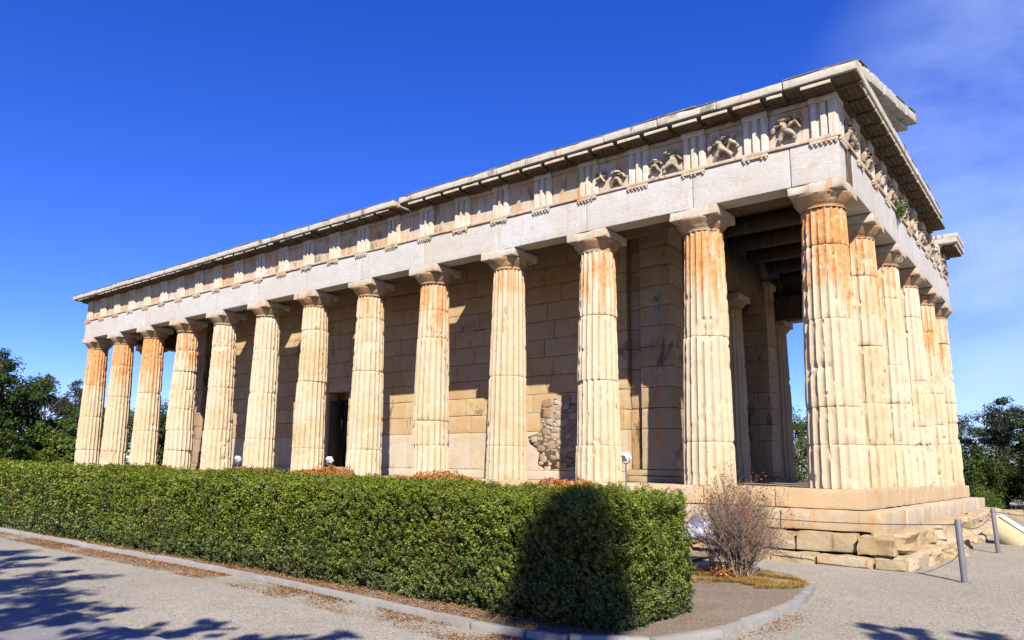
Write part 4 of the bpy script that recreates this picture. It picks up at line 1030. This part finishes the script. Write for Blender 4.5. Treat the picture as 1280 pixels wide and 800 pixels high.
# ------------------------------------------------------------------ low red shrubs between hedge and temple
def shrub(name, c, rad, n, leaf, mat, label, cat, group=None, stems=8):
    e = empty(name, (c[0], c[1], c[2]), label, cat, group)
    k = max(6, int(n/220)); cc = rng.normal(size=(k, 3)); cc /= np.linalg.norm(cc, axis=1, keepdims=True); cc *= (0.45+0.45*rng.random((k, 1)))
    cc[:, 2] = np.abs(cc[:, 2])
    cc = cc*np.array(rad)+np.array([c[0], c[1], c[2]])*1.0
    idx = rng.integers(0, k, n); p = rng.normal(size=(n, 3)); p /= np.linalg.norm(p, axis=1, keepdims=True); p *= rng.random((n, 1))**0.4
    C = cc[idx]+p*np.array(rad)*0.36; C[:, 2] = np.maximum(C[:, 2], c[2]+0.02)
    leaf_cloud('foliage', C, p+0.5*rng.normal(size=(n, 3))+np.array([0, 0, 0.3]), leaf*(0.7+0.6*rng.random(n)), leaf*0.5, mat, e, 0.05)
    mb = MB()
    for i in range(stems):
        q = cc[rng.integers(0, k)]; mb.tube([(c[0]+random.uniform(-0.08, 0.08), c[1]+random.uniform(-0.08, 0.08), c[2]-0.05), tuple((q+np.array(c))/2), tuple(q)], [0.018, 0.012, 0.005], 5)
    mb.build('stems', M['twig'], e)
    return e
red = [(-12.55, -4.0, 1.15, 'reddish low shrub nearest the far end of the hedge, at the foot of a column'), (-9.45, -4.0, 1.10, 'bright orange-red low shrub in front of the dark side doorway'),
       (-6.2, -4.0, 1.15, 'red and green low shrub in front of the smooth cella wall'), (-3.25, -4.0, 0.9, 'brown-red low shrub in front of the rubble patch in the wall'), (-16.6, -4.2, 1.1, 'thin reddish shrub half hidden behind the hedge top')]
for i, (x, y, w, lab) in enumerate(red):
    top = [0.20, 0.24, 0.17, 0.10, 0.19][i]; e = empty('low_shrub', (x, y, -1.2), lab, 'shrub', 'low red shrubs behind the hedge')
    n = 15000; d = rng.normal(size=(n, 3)); d[:, 2] = np.abs(d[:, 2]); d /= np.linalg.norm(d, axis=1, keepdims=True)
    p = np.sign(d)*np.abs(d)**0.6; p *= (1-0.16*rng.random((n, 1))**1.5)
    C = np.array([x, y, -1.2])+p*np.array([w, 0.55, top+1.2]); C += d*(0.16*fbm(C, 4.0, 31, 3))[:, None]
    leaf_cloud('foliage', C, d*0.5+rng.normal(size=(n, 3))*0.6, 0.055*(0.6+0.7*rng.random(n)), 0.028, M['redshrub'], e, 0.06, d*0.4+np.array([0, 0, 0.6]))
    mb = MB()
    for q in range(14):
        a = random.uniform(0, 6.28); mb.tube([(x+0.15*math.cos(a), y+0.1*math.sin(a), -1.25), (x+0.4*w*math.cos(a), y+0.25*math.sin(a), -0.6), (x+0.75*w*math.cos(a), y+0.4*math.sin(a), top-0.3)], [0.016, 0.012, 0.005], 5)
    mb.build('stems', M['twig'], e)

# ------------------------------------------------------------------ bare bush, dry grass, leaf litter
bush = empty('bare_bush', (-0.33, -4.1, -1.24), 'leafless twiggy grey bush in a fan shape at the end of the hedge', 'bush')
mb = MB(); rb = random.Random(4); tips = []
def grow(p, d, L, r0, lvl):
    pts = [p]; rad = [r0]; q = p.copy(); dd = d.copy(); n = 4
    for i in range(n):
        dd = (dd+Vector((rb.gauss(0, 0.11), rb.gauss(0, 0.11), rb.gauss(0.03, 0.07)))).normalized()
        q = q+dd*L/n; pts.append(q.copy()); rad.append(r0*(1-0.6*(i+1)/n))
    mb.tube(pts, rad, 5 if lvl < 2 else 4, cap=False)
    if lvl < 3:
        for k in range([6, 5, 3][lvl]):
            t = rb.uniform(0.3, 1.0); i = min(n-1, int(t*n)); pp_ = pts[i].lerp(pts[i+1], t*n-i)
            nd_ = (dd+Vector((rb.gauss(0, 0.42), rb.gauss(0, 0.42), rb.gauss(0.12, 0.25)))).normalized()
            grow(pp_, nd_, L*rb.uniform(0.42, 0.62), rad[i]*0.62, lvl+1)
    else: tips.append(q)
for k in range(62):
    a = rb.uniform(0, 2*math.pi); s = rb.uniform(0.05, 1.0)
    d = Vector((math.cos(a)*s, math.sin(a)*s, 1)).normalized()
    grow(Vector((-0.33+rb.gauss(0, 0.055), -4.1+rb.gauss(0, 0.055), -1.28)), d, rb.uniform(0.70, 0.98)*(1.05-0.15*s), rb.uniform(0.009, 0.016), 0)
mb.build('branches', M['twig'], bush)
tp = np.array([t[:] for t in tips]); sel = np.repeat(tp[rng.random(len(tp)) < 0.30], 2, 0)
sel = sel+rng.normal(size=sel.shape)*0.02
leaf_cloud('dry_leaves', sel, rng.normal(size=sel.shape), 0.032, 0.018, M['dryleaf'], bush)
C = np.array([-0.45, -4.35, -1.12])+rng.normal(size=(220, 3))*np.array([0.09, 0.09, 0.06]); leaf_cloud('basal_leaves', C, rng.normal(size=C.shape), 0.045, 0.028, M['redshrub'], bush)

def scatter_ground(name, pts, mat, s, dz=0.012, up=1.6):
    n = len(pts); C = np.stack([pts[:, 0], pts[:, 1], gz(pts[:, 0], pts[:, 1])+dz+0.012*rng.random(n)], 1)
    N = rng.normal(size=(n, 3))*0.45+np.array([0, 0, up]); L = s*(0.6+0.8*rng.random(n))
    return tag(leaf_cloud(name, C, N, L, L*0.55, mat), kind='stuff')
# litter along both sides of the kerb
kpa = np.array([(p.x, p.y) for p in kp]); kn = np.gradient(kpa, axis=0); kn /= np.linalg.norm(kn, axis=1, keepdims=True); kn = np.stack([-kn[:, 1], kn[:, 0]], 1)
def along(n, lo, hi, pw, x0, x1):
    m_ = (kpa[:, 0] > x0) & (kpa[:, 0] < x1) & (kpa[:, 1] < -8.0); ids = np.where(m_)[0]; i = rng.choice(ids[:-1], n); t = rng.random(n)[:, None]
    p = kpa[i]*(1-t)+kpa[i+1]*t; dd = lo+(hi-lo)*rng.random(n)**pw
    return p+kn[i]*dd[:, None]
P1 = along(30000, -0.06, -0.55, 1.5, -18, 0.3); w_ = fbm(np.stack([P1[:, 0], P1[:, 1], P1[:, 0]*0], 1), 1.4, 77, 3); P1 = P1[w_ > -0.42+0.5*rng.random(len(P1))]
scatter_ground('leaf_litter', P1, M['litter'], 0.026, 0.012)
P2 = along(30000, 0.07, 0.85, 1.0, -18, 0.4); scatter_ground('leaf_litter', P2, M['litter'], 0.028, 0.068)
P3 = np.array([0.95, -6.6])+rng.normal(size=(700, 2))*np.array([0.14, 0.55]); scatter_ground('leaf_litter', P3[P3[:, 0] > 0.87], M['litter'], 0.024)
P4 = np.stack([-18+22*rng.random(900), -11+9*rng.random(900)], 1); P4 = P4[(P4[:, 1] < -8.9) | (P4[:, 0] > 1.0)]; scatter_ground('leaf_litter', P4, M['litter'], 0.02)
# dry yellow grass round the bush
n = 20000; a = rng.random(n)*2*math.pi; rd = rng.random(n)**0.6
gx = -0.38+np.cos(a)*rd*1.0; gy = -4.25+np.sin(a)*rd*0.72
keep = fbm(np.stack([gx, gy, gx*0], 1), 2.5, 5, 3) > -0.18; gx = gx[keep]; gy = gy[keep]; n = len(gx)
h = 0.03+0.05*rng.random(n); az = rng.random(n)*2*math.pi; ln = h*(0.8+0.9*rng.random(n))
base = np.stack([gx, gy, gz(gx, gy)+0.05], 1); tipv = base+np.stack([np.cos(az)*ln, np.sin(az)*ln, h*0.7], 1); sd = np.stack([-np.sin(az), np.cos(az), az*0], 1)*0.004
V = np.stack([base-sd, base+sd, tipv], 1).reshape(-1, 3); T = np.arange(3*n).reshape(-1, 3)
tag(link('dry_grass', npmesh('dry_grass', V, None, T), M['drygrass']), kind='stuff')
# loose pebbles on the gravel
n = 9000; px = -10+14*rng.random(n); py = -11+12*rng.random(n); ok = ((py < -8.95) | (px > 0.95)) & ~((px < 1.5) & (py > -1.5)); px = px[ok]; py = py[ok]; n = len(px)
sz = 0.004+0.009*rng.random(n)**3; oc = np.array([(1, 0, 0), (0, 1, 0), (-1, 0, 0), (0, -1, 0), (0, 0, 0.7), (0, 0, -0.7)]); 
V = (np.stack([px, py, gz(px, py)+0.012], 1)[:, None, :]+oc[None]*(sz[:, None, None])*(0.7+0.6*rng.random((n, 6, 1)))).reshape(-1, 3)
tf = np.array([(0, 1, 4), (1, 2, 4), (2, 3, 4), (3, 0, 4), (1, 0, 5), (2, 1, 5), (3, 2, 5), (0, 3, 5)]); T = (np.arange(n)[:, None, None]*6+tf[None]).reshape(-1, 3)
tag(link('pebbles', npmesh('pebbles', V, None, T), M['kerb']), kind='stuff')

# ------------------------------------------------------------------ trees
def tree(name, base, clumps, nleaf, leaf, mat, label, group=None, trunk_r=0.22, trunk_to=None, squash=0.8, cr=0.42):
    """clumps: list of (centre, radius); leaves fill uneven sub-clumps of each"""
    e = empty(name, base, label, 'tree', group)
    Cs = []; Ns = []; tot = sum(r_**2 for c, r_ in clumps)
    sub_tips = []
    for c, r_ in clumps:
        n = int(nleaf*r_**2/tot); k = max(5, int(9+r_*6))
        d = rng.normal(size=(k, 3)); d /= np.linalg.norm(d, axis=1, keepdims=True); d *= (0.35+0.65*rng.random((k, 1))**0.6)*r_; d[:, 2] *= squash
        sr = r_*cr*(0.55+0.7*rng.random(k)); sub = np.array(c)+d; sub_tips.append((c, sub))
        i = rng.integers(0, k, n); p = rng.normal(size=(n, 3)); p /= np.linalg.norm(p, axis=1, keepdims=True); q = p*(rng.random((n, 1))**0.45); q[:, 2] *= 0.75
        Cs.append(sub[i]+q*sr[i][:, None]); Ns.append(p+0.6*rng.normal(size=(n, 3))+np.array([0, 0, 0.35]))
    C = np.concatenate(Cs); N = np.concatenate(Ns); n = len(C)
    leaf_cloud('crown', C, N, leaf*(0.6+0.8*rng.random(n)), leaf*0.55*(0.7+0.6*rng.random(n)), mat, e, 0.06)
    mb = MB(); top = Vector(trunk_to) if trunk_to else Vector((base[0], base[1], base[2]+0.55*(max(c[2] for c, _ in clumps)-base[2])))
    b = Vector(base); mid = b.lerp(top, 0.5)+Vector((random.uniform(-0.2, 0.2), random.uniform(-0.2, 0.2), 0))
    mb.tube([b-Vector((0, 0, 0.1)), b.lerp(mid, 0.3), mid, top], [trunk_r*1.25, trunk_r, trunk_r*0.8, trunk_r*0.55], 9)
    for c, sub in sub_tips:
        c = Vector(c); st = mid.lerp(top, random.uniform(0.2, 1.0)); m2 = st.lerp(c, 0.5)+Vector((random.uniform(-0.2, 0.2), random.uniform(-0.2, 0.2), random.uniform(0, 0.3)))
        mb.tube([st, m2, c], [trunk_r*0.4, trunk_r*0.28, trunk_r*0.15], 6)
        for s_ in sub[:7]: mb.tube([c.lerp(m2, 0.3), c.lerp(Vector(s_), 0.5), Vector(s_)], [trunk_r*0.14, trunk_r*0.10, trunk_r*0.04], 4, cap=False)
    mb.build('trunk', M['bark'], e)
    return e
def rc(cx, cy, z0, z1, w, k, seed, rmin=0.7, rmax=1.3):
    r_ = random.Random(seed); out = []
    for i in range(k):
        z = z0+(z1-z0)*((i+0.5)/k); t = (z-z0)/(z1-z0); ww = w*math.sin(math.pi*(0.22+0.68*t))
        a = r_.uniform(0, 6.28); d = ww*math.sqrt(r_.random()); out.append(((cx+d*math.cos(a), cy+d*math.sin(a), z), r_.uniform(rmin, rmax)))
    return out
G = -1.25
# west group, seen left of the temple and between its far columns
tree('broad_tree', (-40.0, -1.6, G), rc(-40.0, -1.6, -0.2, 5.3, 2.3, 20, 1, 1.1, 1.7), 60000, 0.15, M['tree_dark'], 'tallest dark rounded tree at the left edge of the view', trunk_r=0.3)
tree('broad_tree', (-39.0, 1.4, G), rc(-39.0, 1.4, -0.5, 1.9, 1.9, 12, 2, 0.9, 1.3), 30000, 0.14, M['tree_mid'], 'lighter green bushy tree just right of the tallest dark tree on the left', trunk_r=0.2)
tree('thin_tree', (-56, 7.6, G), rc(-56, 7.6, 1.5, 6.3, 1.9, 13, 3, 0.6, 1.0), 9000, 0.15, M['tree_brown'], 'thin brownish open-crowned tree behind the green ones, left of the end column', trunk_r=0.2)
tree('thin_tree', (-57, 10.2, G), rc(-57, 10.2, 1.0, 6.0, 1.8, 10, 33, 0.6, 1.0), 7000, 0.15, M['tree_brown'], 'thin brownish tree half hidden by the end column of the temple', trunk_r=0.2)
tree('round_bush_tree', (-38.5, 2.8, G), rc(-38.5, 2.8, -0.6, 1.5, 1.4, 8, 4, 0.7, 1.1), 18000, 0.12, M['tree_mid'], 'low bright green round tree close behind the end column on the left', trunk_r=0.15)
tree('round_bush_tree', (-37.0, -1.8, G), rc(-37.0, -1.8, -0.7, 1.2, 1.5, 8, 5, 0.7, 1.0), 16000, 0.12, M['tree_dark'], 'low dark bush filling the gap under the trees at the left edge', trunk_r=0.12)
for i, (x, y, h_) in enumerate([(-47, 6.5, 3.7), (-48.5, 9.6, 4.2), (-48, 12.8, 4.3), (-47, 16, 4.2)]):
    tree('round_bush_tree', (x, y, G), rc(x, y, -0.6, h_-0.6, 2.0, 14, 40+i, 1.0, 1.5), 20000, 0.15, M['tree_mid' if i % 2 else 'tree_dark'],
         ['dark green tree seen past the second column from the far end', 'bright green tree seen between the second and third columns from the far end', 'dark green tree seen between the third and fourth columns from the far end', 'green tree beyond the fourth column from the far end'][i], 'trees seen between the far columns', trunk_r=0.15)
for i, (x, y, z1) in enumerate([(-47, -4.5, 1.6), (-46, 0.5, 1.5), (-44.5, 4.2, 1.4)]):
    tree('understorey_bush', (x, y, G), rc(x, y, -0.9, z1-0.4, 2.2, 12, 90+i, 1.0, 1.4), 16000, 0.15, M['tree_dark'], ['dark bush behind the trees at the left edge', 'dark bush between the trees left of the temple', 'dark bush behind the end column of the temple'][i], 'dark bushes under the western trees', trunk_r=0.12)
# east side, right of the temple
for i, (x, y, w, z1, k, nl, mt, lab) in enumerate([
    (-1.9, 28.5, 1.6, 3.4, 12, 26000, 'tree_olive', 'grey-green tree close behind the temple\'s right-hand end column'),
    (0.3, 27.5, 1.8, 3.9, 15, 36000, 'tree_olive', 'grey-green olive tree second from the temple\'s right-hand end'),
    (3.2, 28.0, 2.3, 5.4, 20, 50000, 'tree_olive', 'tallest grey-green olive tree at the right edge of the view'),
    (6.6, 30.0, 2.6, 5.4, 15, 30000, 'tree_dark', 'dark tree behind the olive tree at the right edge')]):
    tree('olive_tree', (x, y, G), rc(x, y, -0.7, z1-0.6, w, k, 60+i, 0.75, 1.2), nl, 0.10, M[mt], lab, 'olive trees beyond the temple', trunk_r=0.2)
shrub('round_shrub', (0.35, 18.4, -1.25), (0.75, 0.7, 1.3), 7000, 0.06, M['tree_mid'], 'small yellow-green shrub beside the far corner of the temple steps', 'shrub')
for i, (x, y, w, z1) in enumerate([(-1.0, 25.0, 1.6, 1.3), (1.6, 25, 1.7, 1.7), (4.4, 24.5, 1.8, 1.8), (1.5, 33, 2.6, 2.2), (5.5, 34, 2.8, 2.4)]):
    tree('understorey_bush', (x, y, G), rc(x, y, -0.9, z1-0.5, w, 9, 70+i, 0.7, 1.0), 14000, 0.10, M['tree_dark'], ['dark bush under the olives nearest the temple', 'dark bush in the middle under the olives', 'dark bush at the right edge under the olives', 'dark bush far behind the olives', 'dark bush farthest right behind the olives'][i], 'dark bushes under the olives', trunk_r=0.1)
for i, (x, y, z1) in enumerate([(-8.3, 25.5, 3.8), (-10.6, 27.5, 3.4), (-6.2, 29.0, 2.8)]):
    tree('olive_tree', (x, y, G), rc(x, y, -0.7, z1-0.7, 1.5, 10, 80+i, 0.8, 1.2), 14000, 0.11, M['tree_mid'], ['green tree seen through the gap behind the corner column', 'green tree hidden behind the temple porch', 'green tree behind the corner column of the temple'][i], 'olive trees beyond the temple', trunk_r=0.15)
# trees behind the viewer that throw the shadows on the path, hedge and gravel
k_ = SUN/SUN.z
def up(x, y, z, h):   # the place at height h above (x,y,z) whose shadow lands there
    return (x+k_.x*h, y+k_.y*h, z+h)
cl = [(up(-9.5, -9.9, -1.3, 8.0), 0.9), (up(-7.6, -10.3, -1.3, 7.6), 0.9), (up(-6.5, -11.4, -1.3, 7.5), 1.1), (up(-5.2, -11.5, -1.3, 7.0), 1.0), (up(-4.4, -11.0, -1.3, 6.6), 0.55), (up(-8.4, -12, -1.3, 8.5), 1.4), (up(-11.5, -10.5, -1.3, 8.8), 1.3), (up(-3.4, -11.1, -1.3, 6.2), 0.45), (up(-2.3, -10.5, -1.3, 6.4), 0.25), (up(-3.0, -12.2, -1.3, 6.5), 0.8), (up(-3.1, -10.55, -1.3, 6.6), 0.35), (up(-1.9, -9.9, -1.3, 6.8), 0.25), (up(-2.2, -10.25, -1.3, 6.7), 0.3), (up(-1.4, -10.3, -1.3, 6.5), 0.3), (up(-6, -13, -1.3, 7.5), 1.5)]
tree('pine_tree', (0.2, -19.5, -1.3), cl, 11500, 0.15, M['tree_dark'], 'tree out of frame to the left that dapples the near path with shade', trunk_r=0.25, squash=0.35, cr=0.27)
cl = [(up(-0.75, -8.2, -1.2, 12.5), 0.45), (up(-0.35, -8.2, -1.15, 12.9), 0.40), (up(-0.66, -8.2, -0.8, 13.2), 0.38), (up(-0.35, -8.15, -0.75, 12.6), 0.32), (up(-0.72, -8.1, -0.4, 12.8), 0.34), (up(-0.45, -8.1, -0.3, 13.3), 0.28), (up(-0.72, -7.9, -0.05, 13.0), 0.30), (up(-0.80, -7.4, 0.0, 13.2), 0.26), (up(-0.05, -8.3, -1.2, 12.9), 0.24), (up(-0.6, -8.7, -1.25, 12.4), 0.3)]
cl2 = [(up(2.1, -5.95, -1.3, 7.2), 0.18), (up(1.7, -6.0, -1.3, 7.2), 0.16), (up(2.6, -5.75, -1.3, 7.4), 0.2), (up(3.0, -5.9, -1.3, 7.4), 0.25), (up(2.2, -6.5, -1.3, 7.4), 0.4), (up(2.9, -6.9, -1.3, 7.5), 0.5)]
tree('shade_tree', (10.4, -21.0, -1.3), cl, 5600, 0.12, M['tree_dark'], 'tree out of frame whose dark shadow falls across the end of the hedge', trunk_r=0.22, squash=0.9, cr=0.5)
tree('shade_tree', (8.6, -15.0, -1.3), cl2, 2600, 0.14, M['tree_dark'], 'tree out of frame whose twigs shade the gravel at lower right', trunk_r=0.15, squash=0.3, cr=0.4)

# green tuft growing out of the east architrave
t = empty('plant_tuft', (0.50, 4.7, ZT-0.05), 'small green plant growing out of a joint above the front architrave', 'plant')
C = np.array([0.56, 4.7, ZT-0.02])+rng.normal(size=(420, 3))*np.array([0.05, 0.09, 0.085]); leaf_cloud('foliage', C, rng.normal(size=C.shape), 0.06, 0.035, M['tuft'], t)

# ------------------------------------------------------------------ posts, cables, floodlights, boards
def post(x, y, h, lab, tilt=0.0):
    z = float(gz(x, y)); e = empty('barrier_post', (x, y, z), lab, 'post', 'grey steel posts of the cable barrier')
    mb = MB(); t = Vector((tilt, 0, 1)).normalized()
    mb.tube([(x, y, z-0.05), Vector((x, y, z))+t*(h-0.01), Vector((x, y, z))+t*h], [0.041, 0.041, 0.036], 16); mb.build('shaft', M['steel'], e)
    mb = MB(); mb.lathe([(0.0, z+0.012), (0.085, z+0.012), (0.09, z+0.004), (0.09, z-0.02)], 16, x, y); mb.build('base_plate', M['steel'], e)
    mb = MB(); q = Vector((x, y, z))+t*(h-0.07); mb.tube([q-Vector((0.055, 0, 0)), q+Vector((0.055, 0, 0))], 0.012, 6); mb.build('eyelet', M['cable'], e)
    return Vector((x, y, z))+t*(h-0.07)
pA = post(2.10, -2.15, 0.86, 'grey round steel post in front of the temple steps, the nearer one', -0.03)
pB = post(2.05, 3.2, 0.86, 'grey round steel post beside the sloping white panel, farther one', -0.04)
pC = post(-1.25, -1.95, 0.82, 'grey steel post behind the bare bush')
def cable(a, b, sag, lab):
    pts = [a.lerp(b, t)-Vector((0, 0, sag*4*t*(1-t))) for t in np.linspace(0, 1, 15)]
    mb = MB(); mb.tube(pts, 0.008, 6); tag(mb.build('barrier_cable', M['cable']), lab, 'cable', 'thin cables between the barrier posts')
cable(pC, pA, 0.05, 'thin dark cable from the bare bush to the nearer steel post')
cable(pA, pB, 0.16, 'thin sagging cable between the two steel posts')
cable(pB, Vector((4.2, 8.2, -0.55)), 0.10, 'thin cable leading off to the right from the farther steel post')

def flood(x, y, z, lab, rot):
    g = float(gz(x, y)); e = empty('floodlight', (x, y, g), lab, 'floodlight', 'white floodlights along the temple side'); e.rotation_euler.z = rot
    def P(mb, n, m_): 
        o = mb.build(n, m_, None); o.parent = e; o.location = (0, 0, 0); return o
    h = z-g; S_ = 0.55
    mb = MB(); mb.tube([(0, 0, -0.05), (0, 0, h-0.13)], 0.016, 8); P(mb, 'pole', M['steel'])
    mb = MB(); mb.tube([(-0.10, 0, h-0.02), (-0.10, 0.0, h-0.09), (-0.06, 0, h-0.13), (0.06, 0, h-0.13), (0.10, 0, h-0.09), (0.10, 0, h-0.02)], 0.010, 6); P(mb, 'yoke', M['steel'])
    ct, st = math.cos(0.6), math.sin(0.6); Rm = np.array([[1, 0, 0], [0, ct, -st], [0, st, ct]])
    mb = MB(); V, Q = block_arrays((-0.155, -0.11, -0.13), (0.155, 0.11, 0.13), 0.08, 0.012, 0.0, 1); V[:, 0] *= 1-0.25*(V[:, 1] < 0)*1.0; mb.add(S_*V @ Rm.T+np.array([0, 0, h]), Q)
    hd_ = P(mb, 'lamp_head', M['lampwhite'])
    mb = MB(); mb.box((-0.07, 0.059, -0.057), (0.07, 0.066, 0.057), Rm, (0, 0, h)); o = P(mb, 'glass', M['lampglass']); o.parent = hd_
flood(-17.1, -1.3, 0.43, 'white floodlight farthest along the side, right of the fifth column from the far end', 0.25)
flood(-12.7, -1.3, 0.42, 'white floodlight in front of the dark side doorway', 0.15)
flood(-3.6, -1.3, 0.53, 'white floodlight nearest the front, beside the third column', -0.35)

# sloping information board behind the bush
def boardmat():
    m, nt, b = newmat('information_panel'); g = nd(nt, 'ShaderNodeTexCoord')
    n = noise(nt, g.outputs['Object'], 3.2, 3, 0.5, 0.2); c = mix(nt, mrange(nt, n, 0.5, 0.6), (0.74, 0.76, 0.80), (0.30, 0.36, 0.52))
    lk(nt, c, b.inputs['Base Color']); b.inputs['Roughness'].default_value = 0.3; return m
M['boardface'] = boardmat()
bx, by = -1.10, -3.2; bz = float(gz(bx, by)); e = empty('information_board', (bx, by, bz), 'low sloping information board on a steel leg, behind the bare bush', 'sign')
ct, st = math.cos(0.55), math.sin(0.55); Rm = np.array([[1, 0, 0], [0, ct, -st], [0, st, ct]])
mb = MB(); mb.box((-0.42, -0.30, -0.03), (0.42, 0.30, 0.0), Rm, (bx, by, bz+0.62)); fr = mb.build('frame', M['steel'], e, sm=False)
mb = MB(); mb.box((-0.40, -0.28, 0.002), (0.40, 0.28, 0.008), Rm, (bx, by, bz+0.62)); mb.build('panel', M['boardface'], fr, sm=False)
mb = MB(); mb.tube([(bx, by, bz-0.05), (bx, by, bz+0.30)], 0.045, 10); mb.build('leg', M['steel'], e)
mb = MB(); mb.tube([(bx-0.3, by-0.02, bz+0.28), (bx+0.3, by-0.02, bz+0.28)], 0.028, 8); mb.tube([(bx-0.3, by, bz+0.28), (bx-0.38, by-0.2, bz+0.50)], 0.022, 8); mb.tube([(bx+0.3, by, bz+0.28), (bx+0.38, by-0.2, bz+0.50)], 0.022, 8); mb.build('bracket', M['steel'], e)

# wedge-shaped stone plinth with a sloping white panel
wx, wy = 1.80, 5.6; wz = float(gz(wx, wy)); e = empty('wedge_plinth', (wx, wy, wz), 'yellowish wedge-shaped plinth with a sloping white panel, beside the farther steel post', 'plinth')
mb = MB(); prof = [(-0.02, -0.03), (0.86, -0.03), (0.86, 0.02), (0.06, 0.62), (-0.02, 0.62)]
V = [(wx+x, wy+y, wz+z) for y in (0, 0.7) for x, z in prof]
mb.add(V, [(0, 1, 6, 5), (1, 2, 7, 6), (2, 3, 8, 7), (3, 4, 9, 8), (4, 0, 5, 9), (0, 4, 3, 2), (5, 7, 8, 9)], [(0, 2, 1), (5, 6, 7)]); mb.build('body', M['wedge'], e, sm=False)
dx, dz = 0.80, -0.60; L = math.hypot(dx, dz); nx, nz = 0.60/L, 0.80/L
a_ = (wx+0.10, wz+0.60); b_ = (wx+0.66, wz+0.18); mb = MB(); V = []
for y in (wy-0.012, wy+0.71):
    for (x, z), o_ in ((a_, 0.002), (b_, 0.002), (b_, 0.05), (a_, 0.05)): V.append((x+nx*o_, y, z+nz*o_))
mb.add(V, [(0, 1, 2, 3), (7, 6, 5, 4), (0, 4, 5, 1), (1, 5, 6, 2), (2, 6, 7, 3), (3, 7, 4, 0)]); mb.build('panel', M['panelwhite'], e, sm=False)
